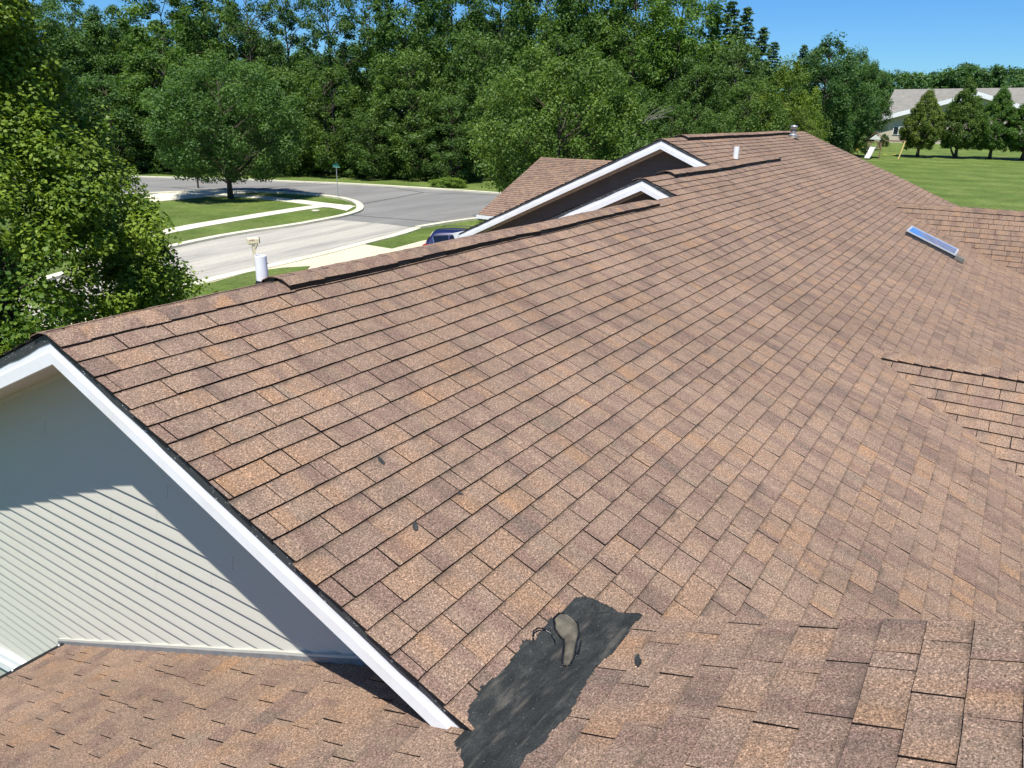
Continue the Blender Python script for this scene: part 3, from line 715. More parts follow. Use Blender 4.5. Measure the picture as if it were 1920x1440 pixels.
PROF = {'round': lambda t: np.sqrt(np.clip(1-(2*t-.92)**2*.95, .02, 1)), 'oval': lambda t: np.clip(np.sin(np.clip(t*.93+.07, 0, 1)*PI)**.75, .08, 1),
        'cone': lambda t: np.clip((1.04-t)**1.02*(.72+.40*np.minimum(1, t*4)), .05, 1), 'maple': lambda t: np.interp(t, [0, .14, .24, .41, .51, .61, .7, .83, 1], [.55, .9, 1, .86, .64, .50, .40, .36, .15]), 'egg': lambda t: np.interp(t, [0, .12, .3, .5, .7, .88, 1], [.55, .88, 1, .88, .58, .26, .05]),
        'tall': lambda t: np.clip(.35+.65*np.sin(np.clip(t*.9+.1, 0, 1)*PI)**.8, .1, 1)}
def crown(seed, H, R, zb, prof, nc, rc, per, size, flat=.8, upw=.45, lobe=1, mat=None, inner=.45, limb=True, droop=.25, aspect=.55, shell=2.4, lean=0, trunk_r=.2, sx=1.):
    rs = np.random.RandomState(seed); t = rs.random(nc*3); keep = rs.random(nc*3) < PROF[prof](t); t = t[keep][:nc]; n = len(t)
    an = rs.random(n)*2*PI; lob = 1+lobe*(.20*np.sin(an*3+seed)+.15*np.sin(an*5+t*9+seed*2))
    rr = PROF[prof](t)*R*(inner+(1-inner)*rs.random(n)**.45)*lob
    cen = np.stack([rr*np.cos(an), rr*np.sin(an), zb+t*(H-zb)], 1); rad = rc*rs.uniform(.6, 1.35, n)
    v, tn = leaves(rs, cen, rad, per, size, flat, upw, aspect, shell, droop)
    cm = qmesh('crown', v, 4, mat or M_LEAF, tn)
    mb = MB(); segs = 7
    tp = [Vector((lean*k/segs*.6+.05*math.sin(k*2+seed), .05*math.cos(k*1.7+seed), (H*.86)*k/segs)) for k in range(segs+1)]
    mb.tube(tp, [trunk_r*(1.25 if k == 0 else 1)*(1-.9*k/segs) for k in range(segs+1)], 9)
    if limb:
        for k in rs.choice(n, min(n, 46), False):
            e = Vector(cen[k]); hz = max(zb*.75, e.z-.55*math.hypot(e.x, e.y)-.2); hz = min(hz, H*.8); s0 = Vector((0, 0, hz)); m = s0.lerp(e, .5)+Vector((0, 0, .12*(e-s0).length))
            r0 = trunk_r*.42*(1-.7*hz/H); mb.tube([s0, s0.lerp(m, .5), m, m.lerp(e, .6), e], [r0, r0*.8, r0*.55, r0*.35, r0*.15], 5, False)
    to = mb.build('trunk', M_BARK, smooth=True); tm = to.data; bpy.data.objects.remove(to)
    return cm, tm
def conifer(seed, H, R, zb, nw, size, per):
    rs = np.random.RandomState(seed); P = []; Cn = []; Rd = []; mb = MB()
    mb.tube([(0, 0, 0), (0, 0, H*.5), (0, 0, H)], [.22, .13, .02], 8)
    for i in range(nw):
        t = i/nw; z = zb+(H-zb)*t; L = R*((1-t)**.8)*rs.uniform(.75, 1.12)+.18
        for k in range(int(5+4*(1-t))):
            a = rs.random()*2*PI; l = L*rs.uniform(.7, 1.1); m = max(2, int(l/.32))
            for j in range(1, m+1):
                f = j/m; Cn.append((math.cos(a)*l*f, math.sin(a)*l*f, z+.05*l*f-.32*l*f*f+.14*l*f**4)); Rd.append(.16+.2*l*(1-f*.75)*.5)
            if k < 3: mb.tube([(0, 0, z), (math.cos(a)*l*.5, math.sin(a)*l*.5, z-.05*l), (math.cos(a)*l*.9, math.sin(a)*l*.9, z-.17*l)], [.035, .02, .008], 4, False)
    Cn = np.array(Cn); v, tn = leaves(rs, Cn, np.array(Rd), per, size, .45, .6, .28, 1.6, .3)
    cm = qmesh('crown', v, 4, M_NEEDLE, tn); to = mb.build('trunk', M_BARK, smooth=True); tm = to.data; bpy.data.objects.remove(to); return cm, tm
def tree(name, label, meshes, loc, scale=(1, 1, 1), rz=0, group=None, color=(1, 1, 1), cat='tree'):
    r = empty(name, loc, label, cat, group, rz); r.scale = scale
    for nm, me in zip(('crown', 'trunk'), meshes):
        if me is None: continue
        o = bpy.data.objects.new(nm, me); C.objects.link(o); o.parent = r; o.color = (*color, 1)
    return r
K = {}
K['edge'] = [(crown(11+i, 14, 5.0, .4, 'tall', 165, 1.0, 150, .30, inner=.5, trunk_r=.2), 14, 6.2) for i in range(3)]
K['high'] = [(crown(31+i, 20, 4.6, 4.0, 'tall', 200, .95, 135, .29, inner=.35, trunk_r=.24), 20, 5.6) for i in range(2)]
K['airy'] = [(crown(41+i, 20, 4.4, 6.5, 'oval', 85, .8, 110, .27, inner=.3, trunk_r=.22), 20, 5.2) for i in range(2)]
K['pale'] = [(crown(51, 13, 4.6, .8, 'oval', 140, .9, 150, .25, .9, inner=.45, droop=.5, trunk_r=.16), 13, 5.5)]
K['dark'] = [(crown(61, 18, 5.2, 1.0, 'oval', 190, 1.1, 150, .33, inner=.5, trunk_r=.26), 18, 6.2)]
K['conifer'] = [(conifer(71+i, 17, 3.0, 1.0, 46, .46, 16), 17, 3.2) for i in range(2)]
K['lot'] = [(crown(81, 12.3, 5.6, 1.9, 'round', 380, .85, 170, .21, lobe=.45, inner=.5, trunk_r=.22), 12.3, 6.2)]
K['street'] = [(crown(85, 12.0, 5.4, .3, 'oval', 380, .85, 175, .19, lobe=.6, inner=.5, trunk_r=.18, droop=.35), 12.0, 6.2)]
K['yew'] = [(crown(91+i, 9, 2.9, 1.5, 'egg', 300, .46, 150, .20, .95, lobe=.25, inner=.5, trunk_r=.24, mat=M_LEAF, droop=.05, upw=.3), 9, 3.3) for i in range(2)]
K['bush'] = [(crown(95+i, 2.6, 1.9, .1, 'round', 70, .5, 120, .20, inner=.4, trunk_r=.05), 2.6, 2.2) for i in range(2)]
rgT = random.Random(5)
def put(kind, px, D, top, label, w=None, color=(1, 1, 1), group=None, name=None, i=None, cat='tree', base=None):
    ms, H, R = K[kind][(i if i is not None else rgT.randrange(len(K[kind])))%len(K[kind])]
    x, y, z = place(px, D)
    if base is not None: z += base
    h = topz(px, D, top)-z; sz = h/H; sx = (w*D/FPX/2)/R if w else sz
    return tree(name or 'broadleaf_tree', label, ms, (x, y, z-.1), (sx, sx, sz), rgT.random()*6.28, group, color, cat)

# the big maple beside the gable
rs = np.random.RandomState(7)
mp = crown(3, 11.0, 3.35, .9, 'maple', 480, .46, 390, .088, .8, .75, .55, M_MAPLE, .32, True, .40, .75, 2.2, trunk_r=.13)
x, y, z = place(-62, 17.5)
tree('maple_tree', 'large bright green maple with glossy leaves rising beside the near white gable', mp, (x, y, z), (1, 1, 1), .6, None, (1.15, 1.22, .95))
put('lot', 415, 64, 104, 'round dark green tree on the corner lawn beside the dark mailbox', w=258, color=(.82, 1.0, .92), name='lawn_tree')
put('street', 1050, 50, 58, 'leafy tree leaning over the street directly behind the garage roof', w=345, color=(1.05, 1.12, .82), name='street_tree')

GW = 'trees along the edge of the wood'
edge = [  # px, distance, top, width, kind, colour, label
 (60, 94, 120, 190, 'edge', (.75, .92, .9), 'wood edge tree mostly hidden behind the upper part of the bright maple'),
 (205, 92, 140, 190, 'edge', (.66, .85, .85), 'dark shrubby wood edge tree between the maple and the round lawn tree'),
 (318, 92, 96, 200, 'edge', (.85, 1, .75), 'yellowish crown showing above the left shoulder of the round lawn tree'),
 (505, 86, 122, 190, 'edge', (.80, .92, .72), 'mid green wood edge tree overlapping the right side of the round lawn tree'),
 (610, 85, 120, 170, 'edge', (.88, .98, .66), 'olive green wood edge tree right behind the street sign'),
 (700, 82, 205, 160, 'edge', (.68, .82, .72), 'low dark wood edge tree just right of the street sign'),
 (770, 82, 95, 190, 'edge', (.90, 1, .74), 'full wood edge tree above the middle of the street bend'),
 (845, 78, 180, 150, 'edge', (.78, .9, .8), 'wood edge tree left of the leaning street tree, branches down to the verge'),
 (905, 82, 60, 190, 'edge', (.82, .95, .75), 'wood edge tree over the left shoulder of the leaning street tree'),
 (1190, 78, 165, 170, 'edge', (.80, .92, .75), 'wood edge tree just right of the leaning street tree, behind the far gable peak'),
 (1262, 72, 195, 120, 'edge', (.75, .9, .7), 'low wood edge tree right above the peak of the farthest white gable'),
 (1345, 70, 205, 110, 'edge', (.92, 1.05, .85), 'bushy light green wood edge tree behind the middle of the far ridge'),
 (1405, 74, 150, 150, 'edge', (.80, .92, .62), 'round topped wood edge tree in front of the dark spires, behind the far ridge'),
 (1375, 84, 80, 130, 'edge', (.85, .95, .85), 'mid height broadleaf tree directly in front of the twin dark spires'),
 (1300, 80, 110, 150, 'edge', (.70, .85, .65), 'deep green wood edge tree left of the dark spires'),
 (1474, 80, 108, 150, 'pale', (1.25, 1.2, .55), 'feathery yellow green tree above the metal flue on the far ridge'),
 (1500, 74, 205, 110, 'pale', (1.1, 1.0, .6), 'low olive tree right behind the metal flue'),
 (1540, 100, 64, 150, 'dark', (.62, .82, .88), 'tall round blue green tree standing clear against the sky'),
 (1588, 112, 88, 95, 'dark', (.7, .92, .85), 'narrower tree leaning on the right flank of the tall round blue green tree'),
 (1562, 100, 190, 80, 'edge', (.62, .8, .68), 'low dark tree at the corner of the field left of the play tower'),
 (1612, 128, 112, 90, 'dark', (.66, .85, .85), 'dark tree at the left end of the far tree line beside the grey roofed hall'),
 (1612, 138, 205, 56, 'edge', (.7, .9, .6), 'small bright edged tree left of the grey roofed hall wall'),
]
for px, D, top, w, k, col, lab in edge: put(k, px, D, top, lab, w, col, GW)
GT = 'tall trees rising inside the wood'
tall = [
 (22, 104, -30, 170, 'high', (.8, .95, .8), 'tall wood tree at the left edge of the photo behind the maple top'),
 (92, 100, 6, 150, 'high', (.78, .95, .95), 'tall wood tree just right of the maple top, its tip near the sky gap'),
 (160, 104, -6, 140, 'high', (.72, .92, .92), 'tall wood tree under the middle of the upper left sky gap'),
 (225, 102, 14, 130, 'high', (.75, .95, .9), 'tall wood tree at the right end of the upper left sky gap'),
 (325, 100, -45, 190, 'high', (.95, 1.1, .75), 'tall bright green wood tree straight above the round lawn tree'),
 (405, 104, -60, 170, 'high', (.8, .98, .78), 'tall dense wood tree right of the bright green one above the lawn tree'),
 (480, 100, -70, 150, 'airy', (.75, .9, .8), 'thin crowned wood tree with bare dark trunk, left of the sky holes'),
 (548, 104, -60, 150, 'airy', (.75, .92, .85), 'open crowned wood tree with sky showing through above the street sign'),
 (625, 100, -80, 150, 'airy', (.7, .88, .8), 'slender dark trunked wood tree right above the street sign'),
 (700, 104, -60, 150, 'airy', (.72, .92, .82), 'open crowned wood tree at the right side of the sky holes'),
 (765, 98, -90, 180, 'high', (.8, .98, .75), 'tall wood tree above the street bend'),
 (850, 100, -70, 180, 'high', (.74, .94, .72), 'dark tall wood tree left of the leaning street tree top'),
 (935, 96, -90, 190, 'high', (.82, .98, .76), 'tall wood tree above the left half of the leaning street tree'),
 (1020, 99, -80, 180, 'high', (.76, .94, .72), 'tall wood tree straight above the leaning street tree'),
 (1100, 96, -95, 180, 'high', (.82, 1, .76), 'tall wood tree above the right half of the leaning street tree'),
 (1180, 92, -60, 190, 'high', (.86, 1, .72), 'tall wood tree above the far white gable'),
 (1262, 88, -40, 190, 'high', (.9, 1.08, .72), 'tall bright wood tree at the left border of the open sky'),
]
for px, D, top, w, k, col, lab in tall: put(k, px, D, top, lab, w, col, GT)
GB = 'trees deep inside the wood'
deep = 'deep green tree half hidden inside the wood behind the front trees'
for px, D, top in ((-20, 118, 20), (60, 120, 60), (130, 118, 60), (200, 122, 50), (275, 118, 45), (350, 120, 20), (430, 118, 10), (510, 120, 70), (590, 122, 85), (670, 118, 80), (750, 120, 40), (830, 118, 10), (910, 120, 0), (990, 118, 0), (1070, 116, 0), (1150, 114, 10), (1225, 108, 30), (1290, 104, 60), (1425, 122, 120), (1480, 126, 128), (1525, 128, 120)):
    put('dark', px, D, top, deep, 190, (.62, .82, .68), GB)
GS = 'dark spires at the right end of the wood'
for px, D, top, w, lab in ((1352, 90, -4, 120, 'tallest dark spire, left one of the twin pair against the sky'), (1380, 94, 8, 110, 'right one of the twin dark spires against the sky'), (1412, 92, 46, 110, 'shorter dark spire just right of the twin pair'), (1436, 99, 74, 90, 'small dark spire sloping down toward the sky gap'), (1490, 106, 80, 80, 'thin spire peeking out left of the tall round blue green tree'), (1325, 94, 40, 110, 'dark spire half hidden behind the broadleaf tree at the sky border')):
    put('conifer', px, D, top, lab, w, (1.75, 1.85, 1.7), GS, 'spruce_tree')
# undergrowth and the wood beyond the hall: masses nobody could count
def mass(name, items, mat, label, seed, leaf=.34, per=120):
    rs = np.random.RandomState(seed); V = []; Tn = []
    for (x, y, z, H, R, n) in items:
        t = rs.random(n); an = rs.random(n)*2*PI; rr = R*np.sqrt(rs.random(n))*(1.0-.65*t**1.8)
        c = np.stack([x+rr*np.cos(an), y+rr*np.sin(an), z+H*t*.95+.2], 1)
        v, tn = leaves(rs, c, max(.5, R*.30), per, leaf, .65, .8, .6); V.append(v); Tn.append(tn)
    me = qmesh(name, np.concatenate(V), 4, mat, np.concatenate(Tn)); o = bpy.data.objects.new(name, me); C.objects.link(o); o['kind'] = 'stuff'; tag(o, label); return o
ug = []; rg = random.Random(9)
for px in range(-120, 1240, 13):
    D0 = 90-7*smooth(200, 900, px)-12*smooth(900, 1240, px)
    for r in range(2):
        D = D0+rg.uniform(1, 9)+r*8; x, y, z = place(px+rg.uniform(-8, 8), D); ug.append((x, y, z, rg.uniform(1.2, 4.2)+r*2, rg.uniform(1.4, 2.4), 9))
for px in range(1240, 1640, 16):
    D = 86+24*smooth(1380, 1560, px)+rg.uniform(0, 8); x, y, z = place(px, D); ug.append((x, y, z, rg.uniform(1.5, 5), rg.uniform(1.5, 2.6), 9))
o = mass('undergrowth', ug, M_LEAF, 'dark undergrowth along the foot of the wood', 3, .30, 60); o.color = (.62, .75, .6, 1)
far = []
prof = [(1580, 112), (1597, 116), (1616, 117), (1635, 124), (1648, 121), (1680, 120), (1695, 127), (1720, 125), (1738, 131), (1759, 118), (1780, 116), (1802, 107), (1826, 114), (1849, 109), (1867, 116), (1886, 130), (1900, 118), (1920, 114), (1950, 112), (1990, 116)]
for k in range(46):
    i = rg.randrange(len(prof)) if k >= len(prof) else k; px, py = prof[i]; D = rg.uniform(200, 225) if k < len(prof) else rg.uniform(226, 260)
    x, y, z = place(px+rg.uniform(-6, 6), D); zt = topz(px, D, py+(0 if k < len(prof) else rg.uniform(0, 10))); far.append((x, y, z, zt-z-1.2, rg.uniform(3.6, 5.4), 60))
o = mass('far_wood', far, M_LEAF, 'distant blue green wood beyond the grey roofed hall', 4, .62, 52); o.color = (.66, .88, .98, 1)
# bright weeds at the verge
put('bush', 838, 73, 331, 'low bright weeds on the verge left of the leaning street tree', 70, (1.3, 1.35, .8), None, 'verge_bush', cat='bush')
put('bush', 1666, 138, 251, 'small round shrub between the play tower and the hall window', 17, (.5, .7, .55), None, 'shrub', cat='shrub')

x, y, z = place(1205, 66); r_ = empty('dead_branch', (x, y, z), 'bare pale dead branches reaching out of the wood beside the farthest white gable', 'branch'); rgb = random.Random(4)
mb = MB(); b0 = Vector((0, 0, topz(1205, 66, 232)-z)); ad = Vector((-math.sin(AZ), math.cos(AZ), 0))
for k in range(7):
    e = b0-ad*rgb.uniform(1.0, 2.6)+Vector((rgb.uniform(-.5, .5), 0, rgb.uniform(.2, 1.5))); m = b0.lerp(e, .5)+Vector((0, 0, rgb.uniform(-.15, .3)))
    mb.tube([b0+ad*1.2, b0, m, e], [.05, .04, .025, .008], 5, False)
    f = m-ad*rgb.uniform(.3, .9)+Vector((0, 0, rgb.uniform(-.2, .6))); mb.tube([m, f], [.018, .006], 4, False)
mb.tube([(ad.x*1.4, ad.y*1.4, 0), b0+ad*1.2], [.09, .06], 6); o = mb.build('branches', simple('bleached_wood', (.20, .18, .155), .9, .1)); o.parent = r_
# field trees in a row
GY = 'dense trees in a row on the field'
for px, top, w, D, lab, col in ((1735, 168, 68, 117, 'leftmost of the dense field trees, with the lightest bronze tinted crown', (1.25, 1.15, .85)), (1808, 150, 68, 118, 'tallest of the dense field trees, with a forked trunk', (.92, 1.0, .74)), (1873, 163, 66, 119, 'round topped field tree right of the tallest one', (.85, 1.08, .74)), (1936, 168, 72, 119, 'field tree cut off by the right edge of the photo', (.78, 1.0, .7))):
    t = put('yew', px, D, top, lab, w, col, GY, 'field_tree')
    if 'forked' in lab:
        mb = MB(); mb.tube([(0, 0, 0), (-.35, .7, 1.0), (-.5, 1.25, 2.4)], [.17, .13, .09], 8); o = mb.build('stem', M_BARK, None); o.parent = t; t.rotation_euler.z = 0
for i, px in enumerate((1788, 1843)): put('bush', px, 139, 252, ('square dark hedge bush against the hall wall left of the forked tree', 'hedge bush against the hall wall between the two right field trees')[i], 20, (.5, .75, .45), 'bushes along the hall wall', 'hedge_bush', cat='bush')

# ------------------------------------------------------------------ hall across the field
M_GREYROOF = (lambda t: t.bsdf(t.mix(1, t.ramp(t.noise(t.geo(), 1.2, 5, .7), [(.3, (.165, .158, .138)), (.7, (.235, .225, .20))]), t.ramp(t.noise(t.vmul(t.geo(), (1, 1, 9)), 3, 3), [(.3, .85), (.7, 1.15)]), 'MULTIPLY'), .95, None, .1))(NT('grey_shingle'))
M_HALL = (lambda t: t.bsdf(t.mix(1, (.50, .44, .35), t.ramp(t.noise(t.vmul(t.geo(), (1, 1, 6)), 1.5, 4, .7), [(.3, .82), (.7, 1.14)]), 'MULTIPLY'), .9, None, .15))(NT('tan_block'))
M_DARKGLASS = NT('dark_window_glass').bsdf((.02, .025, .03), .08, None, .6)
D = 150; hx, hy, hz = place(1640, D); 
d0 = ray(1760, 215); fwd = Vector((d0.x, d0.y, 0)).normalized(); rgt = Vector((fwd.y, -fwd.x, 0)); k = D/FPX
hall = empty('hall', (hx, hy, hz), 'long hall with grey roof and white trimmed front gable across the field', 'building', None, math.atan2(rgt.y, rgt.x))
def HL(px, py, dep=0):   # to hall coordinates: along the front, depth, height
    return ((px-1640)*(D+dep)/FPX, dep, topz(1760, D+dep, py)-hz)
yo = lambda a: (a[0], a[1], a[2])
mb = MB()
ax, _, az_ = HL(1777, 171); lx, _, lz = HL(1635, 226); rx = 2*ax-lx
LW = HL(1650, 226)[0]-1.0
def hbuild(mb, name, mat, par=None):
    o = mb.build(name, mat); o.parent = par or hall; return o
mb.poly([(.35, .6, 0), (rx, .6, 0), (rx, .6, lz-.2), (ax, .6, az_-.5), (.35, .6, lz-.1)])
mb.poly([(.35, .6, 0), (.35, .6, lz-.1), (.35, 18, lz-.1), (.35, 18, 0)])
hw = hbuild(mb, 'wall', M_HALL)
mb = MB(); th = .35
for x0, z0, x1, z1 in ((lx, lz, ax, az_), (ax, az_, rx, lz)):
    mb.poly([(x0, -.3, z0), (x1, -.3, z1), (x1, -.3, z1-.75), (x0, -.3, z0-.75)])
    mb.poly([(x0, -.3, z0-.75), (x1, -.3, z1-.75), (x1, .6, z1-.75), (x0, .6, z0-.75)])
mb.box((ax-.14, -.36, az_-2.0), (ax+.14, -.31, az_-.3)); hbuild(mb, 'rake_board', M_WHITE)
# front wing roof and main roof behind it
mb = MB()
for x0, z0, x1, z1 in ((lx, lz, ax, az_), (rx, lz, ax, az_)): mb.poly([(x0, -.28, z0+.03), (x1, -.28, z1+.03), (x1, 14, z1+.03), (x0, 14, z0+.03)])
hbuild(mb, 'wing_roof', M_GREYROOF)
r0 = HL(1655, 168, 14); r1 = HL(1990, 160, 14); e0 = HL(1647, 222, 3)
mb = MB(); mb.poly([(e0[0], 3, e0[2]), (r1[0], 3, e0[2]), (r1[0], 14, r1[2]), (r0[0], 14, r0[2])]); mb.poly([(r0[0], 14, r0[2]-.01), (r1[0], 14, r1[2]-.01), (r1[0], 26, e0[2]), (r0[0], 26, e0[2])])
hbuild(mb, 'main_roof', M_GREYROOF)
mb = MB(); mb.poly([(rx, 3.4, 0), (r1[0], 3.4, 0), (r1[0], 3.4, e0[2]), (rx, 3.4, e0[2])]); hbuild(mb, 'wall', M_HALL)
wl, _, wt = HL(1671.5, 240); wr, _, wb = HL(1686, 253.5)
mb = MB(); mb.box((wl-.12, .50, wb-.12), (wr+.12, .57, wt+.12)); win = hbuild(mb, 'window', M_WHITE)
for a, b in ((wl, (wl+wr)/2-.09), ((wl+wr)/2+.09, wr)):
    mb = MB(); mb.box((a, .46, wb), (b, .495, wt)); hbuild(mb, 'pane', M_DARKGLASS, win)
mb = MB(); dxx = HL(1917, 162, 8); mb.lathe((dxx[0], 6.5, dxx[2]-1.2), [(.08, -.6), (.08, .3), (.5, .5), (.75, 1.0), (.72, 1.5), (.45, 2.0), (.02, 2.2)], 16); hbuild(mb, 'roof_dome', M_WHITE)
mb = MB(); px_ = HL(1642, 229); mb.box((px_[0]-.12, .3, px_[2]-.12), (px_[0]+.12, .58, px_[2]+.14)); hbuild(mb, 'flood_light', M_WHITE)

# ------------------------------------------------------------------ play tower with slides and swing
M_CEDAR = simple('cedar_wood', (.19, .13, .085), .85, .15, 0, .3, 6); M_PINE = simple('yellow_pine', (.50, .38, .15), .7, .2, 0, .15, 6)
M_SLIDE = simple('pale_slide_plastic', (.62, .64, .62), .4, .4, 0, .06, 6); M_YSL = simple('yellow_slide_plastic', (.72, .52, .06), .4, .4, 0, .06, 6)
px0, py0, pz0 = place(1650, 112); d0 = ray(1650, 215); a0 = math.atan2(-d0.x, d0.y)
ps = empty('playset', (px0, py0, pz0), 'wooden play tower with pale front slide, yellow side slide and swing beam on the field', 'playset', None, math.atan2(d0.y, d0.x)-PI/2)
def pb(mb, name, mat, par=ps): o = mb.build(name, mat); o.parent = par; return o
for x in (-.85, .75):
    for y in (0, 1.6): mb = MB(); mb.box((x-.07, y-.07, 0), (x+.07, y+.07, 2.35)); pb(mb, 'post', M_CEDAR)
mb = MB(); mb.box((-.95, -.1, 1.25), (.85, 1.7, 1.35)); pb(mb, 'deck', M_CEDAR)
mb = MB()
for k in range(9):
    x = -.78+k*.18
    if 3 <= k <= 5: continue
    mb.box((x-.05, -.06, 1.36), (x+.05, -.02, 2.0))
for k in range(9): mb.box((.80, .05+k*.18, 1.36), (.84, .15+k*.18, 2.0)); mb.box((-.94, .05+k*.18, 1.36), (-.90, .15+k*.18, 2.0))
mb.box((-.9, -.09, 1.98), (.8, -.03, 2.06)); pb(mb, 'railing', M_CEDAR)
mb = MB()
for s in (-1, 1): mb.poly([(-.05, -.3, 3.3), (-.05+s*1.15, -.3, 2.3), (-.05+s*1.15, 1.9, 2.3), (-.05, 1.9, 3.3)]); mb.poly([(-.05, -.3, 3.22), (-.05+s*1.15, -.3, 2.22), (-.05+s*1.15, -.3, 2.3), (-.05, -.3, 3.3)])
pb(mb, 'roof', M_CEDAR)
mb = MB(); mb.poly([(-.75, -.2, 2.32), (.65, -.2, 2.32), (-.05, -.2, 2.95)]); pb(mb, 'gable_panel', M_SLIDE)
def slide(p0, p1, w, mat):
    mb = MB(); p0, p1 = Vector(p0), Vector(p1); d = (p1-p0); s = Vector((-d.y, d.x, 0)).normalized()*w/2; n = 10; prev = None
    for i in range(n+1):
        t = i/n; z = p0.z+(p1.z-p0.z)*(t+.12*math.sin(t*2*PI)*-.6); c = Vector((p0.x+d.x*t, p0.y+d.y*t, z))
        r = [mb.vert(c+s*1.1+Vector((0, 0, .18))), mb.vert(c+s+Vector((0, 0, .0))), mb.vert(c-s), mb.vert(c-s*1.1+Vector((0, 0, .18))), mb.vert(c-s*1.15+Vector((0, 0, -.05))), mb.vert(c+s*1.15+Vector((0, 0, -.05)))]
        if prev:
            for k in range(6): mb.face(prev[k], prev[(k+1) % 6], r[(k+1) % 6], r[k])
        prev = r
    return mb
pb(slide((-.1, -.1, 1.4), (-.65, -2.6, .12), .55, M_SLIDE), 'slide', M_SLIDE)['label'] = 'pale front slide'
pb(slide((-1.0, .5, 1.4), (-3.4, .1, .12), .5, M_YSL), 'slide', M_YSL)['label'] = 'yellow side slide'
mb = MB(); mb.box((.8, .55, 2.12), (3.6, .68, 2.27)); pb(mb, 'swing_beam', M_CEDAR)
for s in (-1, 1):
    mb = MB(); mb.tube([(3.45, .62, 2.2), (3.0, .62+s*.95, 0)], .075, 6); pb(mb, 'leg', M_PINE)
for x in (1.4, 2.4):
    mb = MB(); mb.box((x-.22, .5, .5), (x+.22, .74, .54)); sw = pb(mb, 'swing_seat', M_YSL)
    mb = MB()
    for q in (-.2, .2): mb.tube([(x+q, .62, .54), (x+q, .62, 2.14)], .012, 4)
    pb(mb, 'rope', M_PINE, sw)

# ------------------------------------------------------------------ street furniture
M_CREAM = simple('cream_paint', (.62, .56, .40), .6, .3, 0, .08, 10); M_MBLK = simple('black_mailbox_paint', (.02, .02, .022), .5, .4, 0, .2, 10)
M_RUST = simple('rust_red_lettering', (.30, .10, .06), .7, .2); M_BROWN = simple('dark_brown_post', (.04, .03, .025), .8, .2, 0, .2, 10)
def mailbox(px, py, label, mb_mat, post_mat, rz, hgt, digits, door):
    x, y = G(px, py); r = empty('mailbox', (x, y, Z0), label, 'mailbox', None, rz)
    def add(mb, n, m, p=r): o = mb.build(n, m); o.parent = p; return o
    mb = MB(); mb.box((-.06, -.06, 0), (.06, .06, hgt-.2)); mb.box((-.2, -.07, hgt-.24), (.2, .07, hgt-.2))
    b = mb; b.tube([(.0, 0, hgt-.6), (.2, 0, hgt-.24)], .03, 5); add(b, 'post', post_mat)
    mb = MB(); prof = [(.09*math.cos(t), .09*math.sin(t)) for t in [PI*j/10 for j in range(11)]]; ring = [(-.09, -.14)]+[(.09*math.cos(PI-t*PI/10)*1, .02+.09*math.sin(PI-t*PI/10)) for t in range(11)]+[(.09, -.14)]
    rr = [[mb.vert((xx, a*1.15, hgt+c*1.05-.04)) for a, c in ring] for xx in (-.26, .24)]
    n = len(ring)
    for k in range(n): mb.face(rr[0][k], rr[1][k], rr[1][(k+1) % n], rr[0][(k+1) % n])
    mb.face(*rr[0]); mb.face(*rr[1][::-1]); box = add(mb, 'box', mb_mat)
    mb = MB(); q = [mb.vert((.255, a*1.22, hgt+c*1.1-.04)) for a, c in ring]; q2 = [mb.vert((.275, a*1.18, hgt+c*1.06-.04)) for a, c in ring]
    for k in range(n): mb.face(q[k], q2[k], q2[(k+1) % n], q[(k+1) % n])
    mb.face(*q2[::-1]); mb.face(*q); add(mb, 'door', door)
    if digits:
        mb = MB()
        for k, (w, hh) in enumerate(((.03, .05), (.022, .06), (.034, .05), (.03, .055))): mb.box((-.17+k*.055, -.110, hgt-.06), (-.17+k*.055+w, -.1045, hgt-.06+hh))
        add(mb, 'lettering', M_RUST, box)
    else:
        mb = MB(); mb.box((-.05, -.115, hgt-.02), (-.03, -.105, hgt+.1)); add(mb, 'flag', M_RUST, box)
    return r
d0 = ray(470, 455); mailbox(479, 499, 'cream mailbox with black door beside the driveway, behind the white vent pipe', M_CREAM, M_CREAM, math.atan2(d0.y, d0.x)-PI/2+.25, 1.22, True, M_MBLK)
mailbox(372, 353, 'dark mailbox on a dark post at the far street edge beside the round lawn tree', M_MBLK, M_BROWN, math.atan2(d0.y, d0.x)-PI/2+.3, 1.12, False, M_MBLK)
sx, sy_ = G(634, 372.5); sg = empty('street_sign', (sx, sy_, Z0), 'thin steel street sign post with two crossed green blades on the corner', 'street sign')
M_GREEN = simple('green_sign_face', (.02, .20, .15), .4, .5, 0, .04); M_SIGNW = simple('white_sign_edge', (.75, .78, .76), .4, .4)
mb = MB(); mb.tube([(0, 0, 0), (0, 0, 2.45)], .032, 8); o = mb.build('post', M_GALV); o.parent = sg
for rz, z, L in ((.62+PI/2-.75, 2.47, .42), (.62-.35, 2.62, .33)):
    R_ = Matrix.Rotation(rz, 4, 'Z'); mb = MB(); mb.box((-L, -.012, z-.085), (L, .012, z+.06), mat=R_); o = mb.build('sign_blade', M_GREEN); o.parent = sg
    mb = MB()
    for s in (-1, 1): mb.box((-L*.98, s*.0135-.0008, z-.078), (L*.98, s*.0135+.0008, z-.064), mat=R_)
    e = mb.build('border', M_SIGNW); e.parent = o
# small white flyer and pale utility lid on the verge
x, y = G(592, 396); mb = MB(); mb.lathe((x, y, Z0+.02), [(.28, 0), (.28, .05), (.24, .06), (.01, .06)], 14); tag(mb.build('utility_lid', M_WALK), 'pale round utility lid in the grass near the street corner', 'lid')

